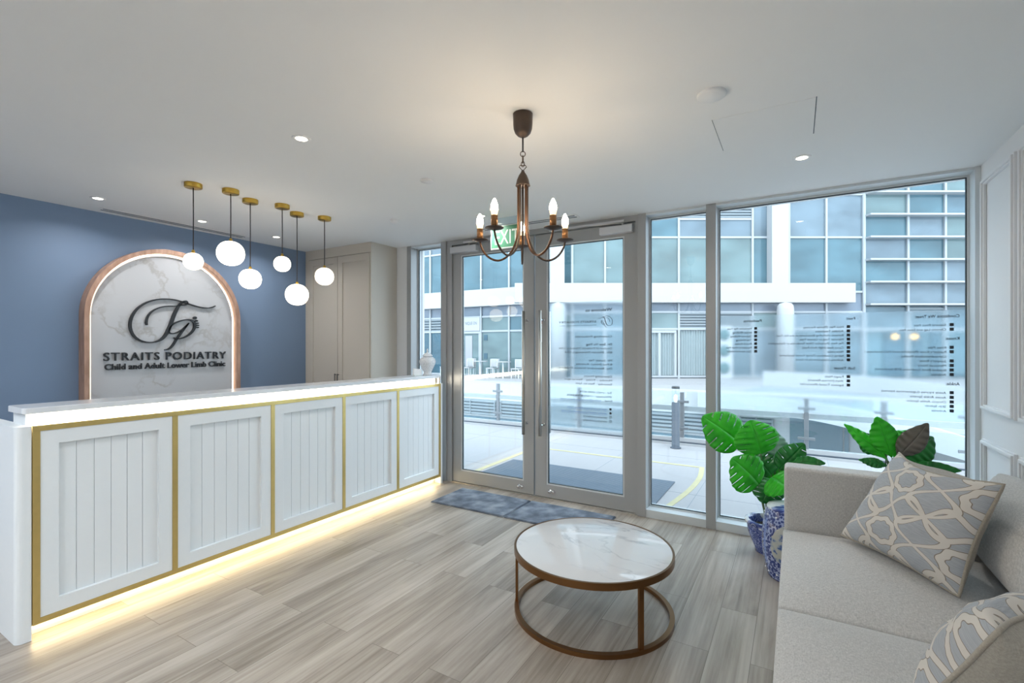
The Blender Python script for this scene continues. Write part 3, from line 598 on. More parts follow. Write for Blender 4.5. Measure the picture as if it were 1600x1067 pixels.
# ------------------------------------------------------------ tall cabinet (left far end)
e = empty('tall_cabinet', ((XL-3.945)/2, 3.69, 0), 'tall beige built-in cupboard between the blue wall and the window', 'cupboard'); ox = e.location.x
G().box(XL-ox+.002, -3.945-ox, .02, .386, 0, CEIL).build('carcass', m_beige, e)
xs = [-4.985, -4.475, -3.963]
for k in range(2):
    a, b_ = xs[k]-ox+.003, xs[k+1]-ox-.003
    dr = G().box(a, b_, .006, .02, .10, 2.465).build('door', m_beige, e)
    fr = G().strip([(a, .10), (b_, .10), (b_, 2.465), (a, 2.465)], [(a+.075, .175), (b_-.075, .175), (b_-.075, 2.39), (a+.075, 2.39)], -.006, .006, lambda p, q, d: (p, d, q), closed=True)
    fr.build('door_frame', m_beige, dr, bevel=.002)
    hx = b_-.02 if k == 0 else a+.02
    G().tube([(hx, -.028, .98), (hx, -.028, 1.14)], .005, 8).tube([(hx, -.028, .99), (hx, 0, .99)], .004, 8).tube([(hx, -.028, 1.13), (hx, 0, 1.13)], .004, 8).build('door_handle', m_black, dr)
G().box(XL-ox+.002, -3.945-ox, 0, .02, 2.472, CEIL).box(XL-ox+.002, xs[0]-ox, 0, .02, 0, 2.472).box(xs[2]-ox+.001, -3.945-ox, 0, .02, 0, 2.472).build('filler', m_beige, e)
G().box(XL-ox+.002, -3.945-ox, .019, .021, 2.465, 2.472).build('shadow_gap', m_dark, e)

# ------------------------------------------------------------ reception counter
CXF = -3.24; Y0, Y1 = .834, 3.99
e = empty('reception_counter', (CXF, (Y0+Y1)/2, 0), 'long white reception counter with gold framed panels and glowing edges', 'counter'); oy = e.location.y
y0, y1 = Y0-oy, Y1-oy
G().box(-.30, -.025, y0-.02, y1, .075, 1.052).build('carcass', m_panelw, e)
G().box(-.30, -.07, y0-.02, y1-.01, 0, .075).build('plinth', m_panelw, e)
G().box(-.058, -.050, y0+.01, y1-.02, .056, .070).build('plinth_light_strip', m_led, e)
G().box(-.062, -.0, y0, y1, .0705, .075).build('plinth_light_cover', m_panelw, e)
# near end panel, rounded corners, and far end panel
rp = []
X0, X1, ya, yb = -1.05, .004, y0-.060, y0-.002; rr = .030
for (cx, cy, a0) in ((X1-rr, yb-rr*.3, 0), (X1-rr, ya+rr, -90)):
    pass
poly = [(X0, ya), (X1-rr, ya)]+[(X1-rr+rr*math.sin(R(t)), ya+rr-rr*math.cos(R(t))) for t in range(15, 91, 15)]+[(X1, yb), (X0, yb)]
G().prism(poly, 0, 1.057, lambda a, b, d: (a, b, d)).build('end_panel', m_panelw, e, bevel=.002)
G().box(-.30, .006, y1, y1+.03, 0, 1.057).build('end_panel', m_panelw, e)
gw = .028; P_ = (Y1-Y0)/5
gg = G(); gg.box(-.004, .008, y0, y1, .072, .072+gw).box(-.004, .008, y0, y1, 1.057-gw, 1.057)
gg.build('gold_rail', m_gold, e)
for k in range(6):
    c = y0+k*P_; a, b_ = (c, c+gw) if k == 0 else (c-gw, c) if k == 5 else (c-gw/2, c+gw/2)
    G().box(-.004, .0085, a, b_, .072+gw, 1.057-gw).build('gold_stile', m_gold, e)
for k in range(5):
    a = y0+k*P_+(gw if k == 0 else gw/2); b_ = y0+(k+1)*P_-(gw if k == 4 else gw/2); fwid = .072
    z0, z1 = .10, 1.029
    pn = G().box(-.024, -.020, a, b_, z0, z1)
    bw = (b_-a-2*fwid)/6
    for q in range(6): pn.box(-.020, -.0155, a+fwid+q*bw+(.0014 if q else 0), a+fwid+(q+1)*bw-(.0014 if q < 5 else 0), z0+fwid, z1-fwid)
    pb = pn.build('board_panel', m_panelw, e)
    fr = G()
    fr.strip([(a, z0), (b_, z0), (b_, z1), (a, z1)], [(a+fwid, z0+fwid), (b_-fwid, z0+fwid), (b_-fwid, z1-fwid), (a+fwid, z1-fwid)], -.020, .0045, lambda p, q, d: (d, p, q), closed=True)
    fr.build('panel_frame', m_panelw, pb, bevel=.0015)
# transaction top on a lit recess
G().box(-.235, -.055, y0-.01, y1-.02, 1.052, 1.118).build('lit_recess_core', m_panelw, e)
G().box(-.054, -.046, y0+.01, y1-.03, 1.062, 1.108).build('top_light_strip', m_led2, e)
def roundrect(x0, x1, y0_, y1_, r, n=5):
    out = []
    for cx, cy, a0 in ((x1-r, y1_-r, 0), (x0+r, y1_-r, 90), (x0+r, y0_+r, 180), (x1-r, y0_+r, 270)):
        out += [(cx+r*math.cos(R(a0+90*k/n)), cy+r*math.sin(R(a0+90*k/n))) for k in range(n+1)]
    return out
G().prism(roundrect(-.25, .004, y0-.032, y1+.015, .03), 1.116, 1.146, lambda a, b, d: (a, b, d)).build('transaction_top', m_slab, e, bevel=.003)
G().box(-1.0, -.30, y0-.02, y1+.03, .72, .75).build('desk_top', m_slab, e)
G().box(-.10, -.02, y1+.004, y1+.028, 1.058, 1.114).build('end_bracket', m_steel, e)

# jar and cards on the counter top
ZT = 1.1465
jp = at(668, 587, Z=ZT); jp = Vector((-3.36, 3.86, ZT))
jd = jp-O; jf = jd.dot(FW); jr = (668-800)/FPX
# choose the place on the top that lies on the jar's line of sight
t_ = ray(668, 541); s_ = (-3.345)/t_.x; jp = Vector((t_.x*s_, t_.y*s_, ZT))
e = empty('ginger_jar', jp, 'white pierced porcelain lidded jar at the far end of the counter', 'jar')
jh = .001
G().lathe([(0, 0), (.048, 0), (.050, .008), (.040, .02), (.042, .035), (.062, .075), (.080, .115), (.086, .145), (.078, .172), (.052, .19), (.038, .195), (.034, .2)], n=40).build('body', m_jar, e)
G().lathe([(.036, .194), (.052, .197), (.053, .203), (.046, .214), (.034, .226), (.016, .236), (.008, .24), (.007, .246), (.011, .252), (.009, .262), (.004, .27), (.003, .28), (0, .283)], n=32).build('lid', m_porc, e)
for (u, label, w_, rz) in ((647, 'small white card holder on the counter beside the jar, left one', .055, -.5), (653.5, 'small white card leaning on the counter right beside the jar', .075, .5)):
    t_ = ray(u, 541); s_ = (-3.30 if u > 650 else -3.38)/t_.x
    e = empty('card_holder', (t_.x*s_, t_.y*s_, ZT), label, 'card holder', rot=(0, 0, rz+.5))
    G().prism([(-w_/2, 0), (w_/2, 0), (w_/2, .070), (-w_/2, .076)], 0, .003, lambda a, b, d: (a, d+b*.25, b)).build('card', m_card, e)
    G().box(-w_/2, w_/2, -.012, .02, 0, .010).build('base', m_acryl, e)

# ------------------------------------------------------------ arched sign on the blue wall
SX = -4.95; SP = -4.98
yc = 2.21; ro = .633; ri = .596; zc = 1.70; zb = .80
def arch(r, n=48): return [(-r, zb), *[(-r, zb+(zc-zb)*k/4) for k in range(1, 4)], *[(r*math.cos(PI-PI*k/n), zc+r*math.sin(PI*k/n)) for k in range(n+1)], *[(r, zc-(zc-zb)*k/4) for k in range(1, 4)], (r, zb)]
e = empty('arched_sign', (XL, yc, 0), 'arched white marble clinic sign with wooden rim and glowing edge on the blue wall', 'sign')
mx_ = lambda a, b, d: (d, a, b)
G().strip(arch(ro), arch(ri), .002, .115, mx_).build('wooden_rim', m_wood, e, bevel=.002)
G().prism(arch(ri-.022), .03, .066, mx_).build('marble_panel', m_marble, e)
G().strip(arch(ri-.001), arch(ri-.010), .030, .048, mx_).build('halo_light_strip', m_led3, e)
G().prism(arch(ri-.001), .002, .028, mx_).build('back_board', m_panelw, e)
KS = .2437; PX = XL+.066
def sconv(x, y):
    p = at(100+x*KS, 370+y*KS, X=PX); return (p.y-yc, p.z)
g = draw_logo(G(), sconv, .068, .086, mx_, 1.0); g.build('emblem', m_black, e)
pa, pb_ = sconv(250, 797), sconv(1034, 782); pc = sconv(258, 857); pd = sconv(1030, 833); t0 = sconv(250, 744)
g = G(); put_text(g, 'STRAITS PODIATRY', pa[0], pb_[0], pa[1]+.002, .070, lambda a, z, d: (.068+d, a, z), .016, space=1.15, bold=.004); g.build('name_lettering', m_black, e)
g = G(); put_text(g, 'Child and Adult Lower Limb Clinic', pc[0], pd[0], pc[1]+.004, .050, lambda a, z, d: (.068+d, a, z), .014, bold=.014); g.build('tagline_lettering', m_black, e)

# ------------------------------------------------------------ globe pendants
def pendant(uc, vc, ug, vg, wpx, hpx, label):
    c = at(uc, vc, Z=CEIL); f = (c-O).dot(FW); k = f/FPX
    # lens stretch off axis: sphere width grows by 1/cos
    th = math.atan((ug-800)/FPX); rx = wpx*k/2*math.cos(th)**.5*1.0; rx = wpx*k/2*math.cos(th); z = CAMH+(HOR-vg)*k; rz = hpx*k/2
    rx = max(rx, rz*1.04)
    e = empty('globe_pendant', (c.x, c.y, CEIL), label, 'pendant lamp', 'opal globe pendants over the reception counter')
    G().lathe([(0, -.030), (.052, -.030), (.055, -.027), (.055, 0)], n=36, cap=False).build('canopy', m_brass, e)
    zt = z-CEIL+rz
    G().tube([(0, 0, -.028), (.0015, 0, zt*.5), (0, 0, zt+.012)], .0035, 8).build('cord', m_cord, e)
    G().lathe([(0, .022), (.006, .022), (.010, .016), (.012, 0), (.012, -.006)], (0, 0, zt), 20, cap=False).build('cap', m_brass, e)
    prof = []
    for i in range(17):
        a = -PI/2+PI*i/16; prof.append((rx*math.cos(a)**.86 if 0 < i < 16 else 0, z-CEIL+rz*math.sin(a)))
    G().lathe(prof, n=40, cap=False).build('globe_shade', m_globe, e)
PN = [(302, 287, 302, 408.5, 33, 26.5, 'opal globe pendant nearest the blue wall, its globe over the arched sign rim'), (360.5, 296.5, 360, 396, 45.6, 38, 'largest and highest-hung opal globe pendant, second from the left'),
 (391, 312, 390.5, 436, 36, 31, 'opal globe pendant just right of the largest globe, hanging lower'), (441, 320, 441, 412.5, 27, 24, 'smallest opal globe pendant, fourth from the left'),
 (464, 332.5, 463.4, 460.5, 37, 33, 'lowest hanging opal globe pendant, on the longest cord'), (507, 339, 507, 432, 30, 27, 'rightmost opal globe pendant in front of the beige cupboard')]
for a in PN: pendant(*a)

# ------------------------------------------------------------ chandelier
e = empty('chandelier', (-1.142, 2.037, CEIL), 'dark bronze five-arm chandelier with lit candle bulbs hanging on a chain', 'chandelier')
G().lathe([(.0, -.116), (.012, -.114), (.026, -.106), (.038, -.093), (.045, -.074), (.047, -.052), (.048, -.002), (.045, 0)], n=36, cap=False).build('canopy', m_bronze, e)
G().tube([(0, 0, -.115), (0, 0, -.185)], .004, 8).build('cord', m_cord, e)
cg = G()
def link(cz, hh, ww, ang, r=.0022):
    pts = [(ww*math.cos(t)*math.cos(ang), ww*math.cos(t)*math.sin(ang), cz+hh*math.sin(t)) for t in [2*PI*k/16 for k in range(16)]]
    return G().tube(pts, r, 6, closed=True)
for cz, hh, ww, an in ((-.195, .013, .012, YAW), (-.222, .020, .006, YAW+1.2), (-.244, .013, .008, YAW-.3)): link(cz, hh, ww, an).build('chain_link', m_bronze, e)
tr = [(0, -.278), (-.018, -.258), (-.012, -.250), (.012, -.250), (.018, -.258)]
G().tube([(x*math.cos(YAW), x*math.sin(YAW), z) for x, z in tr], .0023, 6, closed=True).build('chain_link', m_bronze, e)
G().lathe([(0, -.272), (.006, -.274), (.010, -.285), (.020, -.300), (.029, -.322), (.034, -.345), (.036, -.350), (.033, -.352), (.0, -.352)], n=32, cap=False).build('top_cap', m_bronze, e)
ZC = 1.975-CEIL
G().tube([(0, 0, -.34), (0, 0, ZC-.055)], .003, 8).build('centre_rod', m_bronze, e)
for k in range(5):
    # first arm points straight away from the photograph's side
    an = PI/2+YAW+2*PI*k/5; dx, dy = math.cos(an), math.sin(an)
    prof = [(.0235, -.345), (.0235, -.45), (.0235, -.52), (.026, -.57), (.035, -.615), (.055, -.662), (.085, -.692), (.120, -.706), (.155, -.700), (.188, -.678), (.212, -.645), (.222, -.615), (.224, ZC)]
    pr = catmull(prof, 5)
    arm = G().tube([(r*dx, r*dy, z) for r, z in pr], .0052, 10).build('arm', m_copper if k % 2 else m_bronze, e)
    cx, cy = .224*dx, .224*dy
    G().lathe([(0, ZC-.004), (.012, ZC-.003), (.040, ZC+.004), (.043, ZC+.007), (.040, ZC+.009), (.012, ZC+.004), (0, ZC+.004)], (cx, cy, 0), 28, cap=False).build('drip_pan', m_bronze, arm)
    G().lathe([(0, ZC+.005), (.0155, ZC+.005), (.0155, ZC+.062), (0, ZC+.062)], (cx, cy, 0), 20, cap=False).build('candle_sleeve', m_candle, arm)
    G().lathe([(.010, ZC+.062), (.013, ZC+.066), (.0165, ZC+.082), (.017, ZC+.086)], (cx, cy, 0), 20).build('bulb_base', m_bulbbase, arm)
    G().lathe([(.017, ZC+.0862), (.0172, ZC+.096), (.0145, ZC+.113), (.009, ZC+.128), (.004, ZC+.137), (0, ZC+.140)], (cx, cy, 0), 20, cap=False).build('bulb', m_bulb, arm)

# ------------------------------------------------------------ coffee table
TC = Vector((-.965, 2.507)); TR_ = .432; TH = .352
e = empty('coffee_table', (TC.x, TC.y, 0), 'round white marble coffee table on a brass ring base', 'coffee table')
G().lathe([(0, TH-.012), (TR_-.012, TH-.012), (TR_-.010, TH-.001), (TR_-.012, TH), (0, TH)], n=96, cap=False).build('tabletop', m_tmarble, e)
def band(r0, r1, z0, z1): 
    return G().lathe([(r0, z0), (r1, z0), (r1, z1), (r0, z1), (r0, z0)], n=96, cap=False, smooth=False)
def smooth(o): 
    for p in o.data.polygons: p.use_smooth = True
    md = o.modifiers.new('edges', 'EDGE_SPLIT'); md.split_angle = R(35); return o
smooth(band(TR_-.012, TR_, TH-.034, TH+.001).build('top_rim', m_tablegold, e))
smooth(band(TR_-.026, TR_-.001, 0, .022).build('base_ring', m_tablegold, e))
for k in range(3):
    a = YAW-PI/2+R(23)+k*2*PI/3      # first leg: towards the viewer's side, slightly right
    c, s = math.cos(a), math.sin(a); g = G().box(TR_-.020, TR_-.006, -.013, .013, .020, TH-.03)
    g.v = [(x*c-y*s, x*s+y*c, z) for x, y, z in g.v]; g.build('leg', m_tablegold, e)

# ------------------------------------------------------------ door mats
for (x0, x1, lab) in ((-2.92, -2.13, 'grey-blue doormat before the left door leaf, nearest the counter'), (-2.12, -1.31, 'grey-blue doormat before the right door leaf, partly behind the table')):
    e = empty('doormat', ((x0+x1)/2, 3.705, 0), lab, 'doormat', 'doormats inside the entrance'); hw = (x1-x0)/2
    G().box(-hw, hw, -.245, .245, .0005, .007).build('backing', m_rug, e)
    G().box(-hw+.006, hw-.006, -.239, .239, .007, .013).build('pile', m_rug, e, bevel=.003)

# ------------------------------------------------------------ sofa
def cushion_grid(x0, x1, y0, y1, z0, z1, puff, nx=16, ny=14, r=.05, pinch=0):
    """soft box: top bulges, edges rounded"""
    g = G(); N_ = nx; M_ = ny; top = []; 
    def pt(i, j, t):
        a = -1+2*i/N_; b = -1+2*j/M_
        x = (x0+x1)/2+a*(x1-x0)/2; y = (y0+y1)/2+b*(y1-y0)/2
        e_ = (1-abs(a)**5)*(1-abs(b)**5); h_ = puff*(1-a*a)*(1-b*b)
        return x, y, (z1-r*(1-e_)**1.0+h_) if t else (z0)
    for t in (1, 0):
        for i in range(N_+1):
            for j in range(M_+1): top.append(pt(i, j, t))
    S = (N_+1)*(M_+1); id_ = lambda i, j, t: (0 if t else S)+i*(M_+1)+j; fs = []
    for i in range(N_):
        for j in range(M_): fs += [(id_(i, j, 1), id_(i+1, j, 1), id_(i+1, j+1, 1), id_(i, j+1, 1)), (id_(i, j, 0), id_(i, j+1, 0), id_(i+1, j+1, 0), id_(i+1, j, 0))]
    for i in range(N_): fs += [(id_(i, 0, 1), id_(i, 0, 0), id_(i+1, 0, 0), id_(i+1, 0, 1)), (id_(i, M_, 1), id_(i+1, M_, 1), id_(i+1, M_, 0), id_(i, M_, 0))]
    for j in range(M_): fs += [(id_(0, j, 1), id_(0, j+1, 1), id_(0, j+1, 0), id_(0, j, 0)), (id_(N_, j, 1), id_(N_, j, 0), id_(N_, j+1, 0), id_(N_, j+1, 1))]
    g.add(top, fs, True); return g
SX0 = -.055; e = empty('sofa', (.47, 1.69, 0), 'beige linen sofa against the white panelled wall', 'sofa'); q = Vector((.47, 1.69, 0))
def rel(*b): return (b[0]-q.x, b[1]-q.x, b[2]-q.y, b[3]-q.y, b[4], b[5])
G().box(*rel(SX0+.03, .96, .16, 3.22, .09, .30)).build('base_frame', m_sofa, e, bevel=.015)
for (ya, yb) in ((3.10, 3.245), (.135, .28)): G().box(*rel(SX0, .97, ya, yb, .08, .775)).build('armrest', m_sofa, e, bevel=.022, seg=4)
G().box(*rel(.80, .975, .285, 3.095, .08, .775)).build('backrest', m_sofa, e, bevel=.04, seg=5)
for (ya, yb) in ((2.165, 3.095), (1.225, 2.155), (.285, 1.215)):
    cushion_grid(*rel(SX0-.005, .80, ya, yb, .285, .462), .022, r=.035).build('seat_cushion', m_sofa, e, bevel=.012, seg=3)
for (ya, yb) in ((2.165, 3.09), (1.225, 2.155), (.285, 1.215)):      # loose back cushions leaning on the frame
    g = cushion_grid(-.19, .19, (ya-yb)/2, (yb-ya)/2, 0, .15, .05, r=.06)
    rot = Matrix.Rotation(-R(78), 3, 'Y'); cx, cz = .875-q.x, .66
    g.v = [tuple(rot @ Vector(v)+Vector((cx-.02, (ya+yb)/2-q.y, cz))) for v in g.v]; g.build('back_cushion', m_sofa, e, bevel=.02, seg=3)
for (x, y) in ((0.02, .22), (.88, .22), (0.02, 3.16), (.88, 3.16)): G().lathe([(.018, 0), (.026, .09)], (x-q.x, y-q.y, 0), 16).build('foot', m_cap, e)

# pillows
def pillow(name, P0, P1, P2_, P3, th, label):
    # P0 P1 lower corners, P2 P3 upper corners (counter-clockwise seen from the printed side)
    P0, P1, P2_, P3 = map(Vector, (P0, P1, P2_, P3)); cen = (P0+P1+P2_+P3)/4
    ux = (P1-P0+P2_-P3).normalized(); uy = (P3-P0+P2_-P1); uy = (uy-ux*uy.dot(ux)).normalized(); nn = ux.cross(uy)
    e = bpy.data.objects.new(name, None); C.objects.link(e); e.empty_display_size = .05
    mat = Matrix((ux, uy, nn)).transposed().to_4x4(); mat.translation = cen; e.matrix_world = mat; tag(e, label, 'pillow', 'lattice print pillows on the sofa')
    inv = mat.inverted(); c0, c1, c2, c3 = [inv @ p for p in (P0, P1, P2_, P3)]
    def bil(a, b):
        pinx = 1-.075*(1-b*b)**1.5; piny = 1-.075*(1-a*a)**1.5; a *= pinx; b *= piny; u, v = (a+1)/2, (b+1)/2
        return (c0*(1-u)+c1*u)*(1-v)+(c3*(1-u)+c2*u)*v
    n = 26
    def surf(sgn):
        vs = []; fs = []; uvs = []
        for i in range(n+1):
            for j in range(n+1):
                a = math.sin(PI/2*(-1+2*i/n)*.999); b = math.sin(PI/2*(-1+2*j/n)*.999)
                p = bil(a, b)
                f = (max(0, 1-abs(a)**2.4)*max(0, 1-abs(b)**2.4))**.5
                sag = .045*(1-a*a)*max(0, b)**5; z = p.z+sag+sgn*th/2*f+(.007*math.sin(7*a+3*b)+.004*math.sin(11*b-5*a))*f
                vs.append((p.x, p.y-sag*.6+(.075*(1-a*a)*max(0, math.sin(PI*max(0, b)**1.6)) if sgn < 0 else 0), z)); uvs.append(((a+1)/2, (b+1)/2))
        for i in range(n):
            for j in range(n):
                k = i*(n+1)+j; fs.append((k, k+n+1, k+n+2, k+1) if sgn > 0 else (k, k+1, k+n+2, k+n+1))
        return vs, fs, uvs
    for sgn, nm, mt_ in ((1, 'front_cover', m_lattice), (-1, 'back_cover', m_pillowback)):
        vs, fs, uvs = surf(sgn); me = bpy.data.meshes.new(nm); me.from_pydata(vs, [], fs); me.update(); ul = me.uv_layers.new(name='UVMap')
        for lp in me.loops: ul.data[lp.index].uv = uvs[lp.vertex_index]
        for p in me.polygons: p.use_smooth = True
        me.materials.append(mt_); o = bpy.data.objects.new(nm, me); C.objects.link(o); o.parent = e
    pts = []
    for k in range(80):
        t = k/80*4; s = int(t); r_ = (t-s)*2-1
        a, b = [(r_, -1), (1, r_), (-r_, 1), (-1, -r_)][s]; sag = .045*(1-a*a)*max(0, b)**5; pp = bil(a, b); pts.append((pp.x, pp.y-sag*.6, pp.z+sag))
    G().tube(pts, .006, 8, closed=True).build('piping', m_pipe, e); return e
import itertools
pillow('throw_pillow', (.20, 2.945, .495), (.54, 2.46, .49), (.655, 2.42, .945), (.44, 3.0, .925), .20, 'grey and cream lattice pillow propped in the far corner of the sofa')
A_ = Vector((.365, 1.385, .850)); B_p = Vector((.250, 1.600, .495)); ee = Vector((.80, .60, 0))*.47
pillow('throw_pillow', B_p+ee, B_p, A_, A_+ee+Vector((-.03, .03, -.02)), .27, 'grey and cream lattice pillow at the near end, cut by the photo edge')

# ------------------------------------------------------------ plants, pots, stool
def lathe_obj(name, prof, mat, parent, n=48, solid=0): return G().lathe(prof, n=n, cap=False).build(name, mat, parent, solid=solid)
PP = Vector((-.155, 3.84, 0))
e = empty('planter', PP, 'low blue and white porcelain planter on the floor by the window mullion', 'plant pot')
lathe_obj('bowl', [(0, .004), (.085, 0), (.095, .004), (.098, .03), (.125, .09), (.142, .14), (.147, .185), (.150, .20), (.158, .205), (.158, .222), (.150, .226), (.136, .224), (.134, .205), (.130, .17), (.128, .165)], m_bwpot, e)
lathe_obj('rim', [(.150, .203), (.161, .206), (.161, .222), (.152, .2275), (.136, .2265)], m_bwtop, e)
lathe_obj('soil', [(0, .172), (.130, .168)], m_soil, e)
def leaf_mesh(base, tip, width, face, mon=True, curl=.12, fold=.15, slots=7, seedv=0):
    base, tip = Vector(base), Vector(tip); ax = (tip-base); Ln = ax.length; ax.normalize()
    nn = Vector(face); nn = (nn-ax*nn.dot(ax)).normalized(); sd = ax.cross(nn)
    rnd = random.Random(seedv); NT = slots*8; NR = 6; vs = []; fs = []
    def wfun(t):
        if mon: return width/2*(math.sin(PI*min(1, t*.96+.04)**.72)**.62)*(1.0 if t < .55 else 1-.25*((t-.55)/.45)**2)
        return width/2*(math.sin(PI*min(1, max(0, t*.97+.02))**.85)**.85)
    for sgn in (1, -1):
        b0 = len(vs)
        for i in range(NT+1):
            t = i/NT
            for j in range(NR+1):
                r = j/NR; sw = (.16 if mon else .10)*r*(1-t)-(.14*r*(1-t)**3 if mon else 0)
                w_ = wfun(t)*r; tt = t+sw
                p = base+ax*(tt*Ln)+sd*sgn*w_+nn*(curl*Ln*(math.sin(PI*t)*.6-t*t*.8)-fold*w_*(-1 if fold < 0 else 1)*1.0*r)
                p += nn*.006*math.sin(t*slots*2*PI)*r
                vs.append(tuple(p))
        for i in range(NT):
            tm = (i+.5)/NT; ph = (tm*slots) % 1.0; k = int(tm*slots)
            inslot = mon and ph > .82 and k not in (slots-1,)
            rin = .34+.22*((k*37+seedv*13) % 5)/5
            for j in range(NR):
                if inslot and (j+.5)/NR > rin and not ((k+seedv) % 3 == 0 and j == NR-1): continue
                a = b0+i*(NR+1)+j; fs.append((a, a+1, a+NR+2, a+NR+1))
    return vs, fs
def leaf(parent, q, b, tp, Y0_, Y1_, width, face=(-.1, -1, .35), mat=None, stem_to=None, mon=True, curl=.12, fold=.15, slots=7, sv=0, name='leaf'):
    B = at(b[0], b[1], Y=Y0_); T = at(tp[0], tp[1], Y=Y1_); g = G(); vs, fs = leaf_mesh(B-q, T-q, width, face, mon, curl, fold, slots, sv); g.add(vs, fs, True)
    o = g.build(name, mat or m_leaf, parent, solid=.0015)
    if stem_to is not None:
        s0 = Vector(stem_to); m1 = s0.lerp(B-q, .5)+Vector((0, 0, .03))
        pts = catmull([tuple(s0), tuple(m1), tuple(B-q)], 8); G().tube(pts, [.006-.003*i/(len(pts)-1) for i in range(len(pts))], 8).build('stem', m_stem, o)
    return o
e = empty('monstera_plant', (PP.x, PP.y, .17), 'bright green artificial monstera with slotted leaves growing in the blue planter', 'plant'); q = Vector((PP.x, PP.y, .17))
LV = [((1158, 694), (1100, 650), 3.80, 3.70, .30, m_leaf), ((1189, 709), (1174, 657), 3.72, 3.70, .30, m_leaf), ((1186, 757), (1146, 716), 3.66, 3.58, .29, m_leaf), ((1205, 742), (1168, 700), 3.86, 3.90, .24, m_leafd),
      ((1206, 745), (1237, 765), 3.62, 3.52, .25, m_leaf), ((1203, 748), (1192, 784), 3.72, 3.60, .22, m_leafd), ((1218, 733), (1256, 694), 3.74, 3.70, .17, m_leafd), ((1232, 724), (1288, 722), 3.66, 3.60, .09, m_leafd),
      ((1214, 720), (1209, 672), 3.92, 3.98, .17, m_leafl), ((1230, 748), (1262, 735), 3.84, 3.86, .20, m_leafd), ((1168, 700), (1162, 664), 3.90, 3.88, .15, m_leafd), ((1208, 752), (1215, 712), 3.90, 3.92, .20, m_leaf)]
for k, (b, tp, ya, yb, wd, mt_) in enumerate(LV):
    leaf(e, q, b, tp, ya, yb, wd, face=(.25, -1, .45+.1*(k % 3)), mat=mt_, stem_to=(.03*math.cos(k*2.1), .03*math.sin(k*2.1), 0), slots=6, sv=k, mon=k not in (7, 8))
# second plant, straps behind the sofa arm
P2 = Vector((.50, 3.68, 0))
e = empty('floor_pot', P2, 'plant pot on the floor behind the sofa arm', 'plant pot')
lathe_obj('bowl', [(0, .004), (.09, 0), (.10, .01), (.13, .14), (.145, .24), (.153, .25), (.153, .268), (.140, .27), (.132, .25), (.128, .22)], m_bwpot, e)
lathe_obj('soil', [(0, .23), (.129, .225)], m_soil, e)
q = Vector((P2.x, P2.y, .23)); e = empty('strap_leaf_plant', q, 'green plant with long pointed leaves behind the sofa arm and pillow', 'plant')
bb = (1389, 724)
for k, (b, tp, yb, wd, mt_, cu, st) in enumerate([((1388, 720), (1321, 662), 3.66, .085, m_leaf, .10, 1), ((1394, 716), (1371, 652), 3.60, .15, m_leaf, .05, 1), ((1400, 716), (1450, 664), 3.60, .13, m_leafb, .16, 1), ((1402, 718), (1461, 682), 3.74, .20, m_leafd, .12, 1),
      ((1384, 712), (1345, 676), 3.76, .15, m_leafd, .10, 1), ((1388, 728), (1344, 718), 3.62, .06, m_leafd, .15, 1), ((1396, 716), (1430, 672), 3.80, .19, m_leaf, .10, 1), ((1410, 728), (1504, 735), 3.66, .08, m_leafd, .10, 1), ((1386, 716), (1362, 670), 3.78, .10, m_leafd, .10, 1)]):
    leaf(e, q, b, tp, 3.67, yb, wd, face=(.1, -1, .3), mat=mt_, stem_to=(.02*math.cos(k*2.4), .02*math.sin(k*2.4), 0), mon=False, curl=cu, fold=.25, sv=k)

SC_ = Vector((-.022, 3.485, 0))
e = empty('garden_stool', SC_, 'tall blue and white porcelain drum stool beside the sofa arm', 'stool')
lathe_obj('drum_body', [(0, .002), (.125, 0), (.132, .006), (.134, .02), (.148, .07), (.160, .14), (.166, .21), (.165, .27), (.158, .34), (.146, .40), (.138, .425), (.136, .432)], m_stool, e, 64)
lathe_obj('seat_top', [(.1365, .430), (.139, .436), (.134, .443), (.10, .449), (0, .452)], m_bwtop, e, 64)
for row, z in enumerate((.398, .045)):
    for k in range(14):
        a = 2*PI*k/14+.1; r = .1475 if row == 0 else .142
        G().lathe([(0, .006), (.004, .005), (.006, 0)], (0, 0, 0), 10, cap=False).build('stud', m_porc, e).matrix_local = Matrix.Translation((r*math.cos(a), r*math.sin(a), z)) @ Matrix.Rotation(a, 4, 'Z') @ Matrix.Rotation(PI/2, 4, 'Y')
# ------------------------------------------------------------ outside: terrace
TZ = -.02; BY = 7.5
struct(G().box(-18, 9, 4.24, BY+.25, TZ-.3, TZ).build('floor_terrace', m_pave))
e = empty('entrance_grating', (-2.13, 4.9, TZ), 'dark slatted foot grating set outside the glass doors', 'grating')
G().box(-1.01, 1.01, -.6, .45, .0005, .012).build('slats', m_grate, e)
yl = G()
yl.box(-3.28, -3.21, 4.3, 6.2, TZ+.0005, TZ+.003).box(-3.205, -1.01, 6.15, 6.21, TZ+.0005, TZ+.003)
cv = [(-.98, 6.2), (-.94, 5.9), (-.92, 5.6), (-.93, 5.2), (-.97, 4.8), (-1.04, 4.3)]
cv2 = catmull(cv, 4); yl.strip([(x-.028, y) for x, y in cv2], [(x+.028, y) for x, y in cv2], TZ+.0005, TZ+.003, lambda a, b, d: (a, b, d))
tag(yl.build('floor_marking', m_yel), 'yellow painted line around the grating on the white terrace paving', 'painted line')
jn = G()
for x in range(-17, 9): jn.box(x*1.2+.35, x*1.2+.356, 4.4, BY, TZ, TZ+.0008)
for y in (5.0, 6.6): jn.box(-18, 9, y, y+.006, TZ, TZ+.0008)
struct(jn.build('trim_9', m_road))

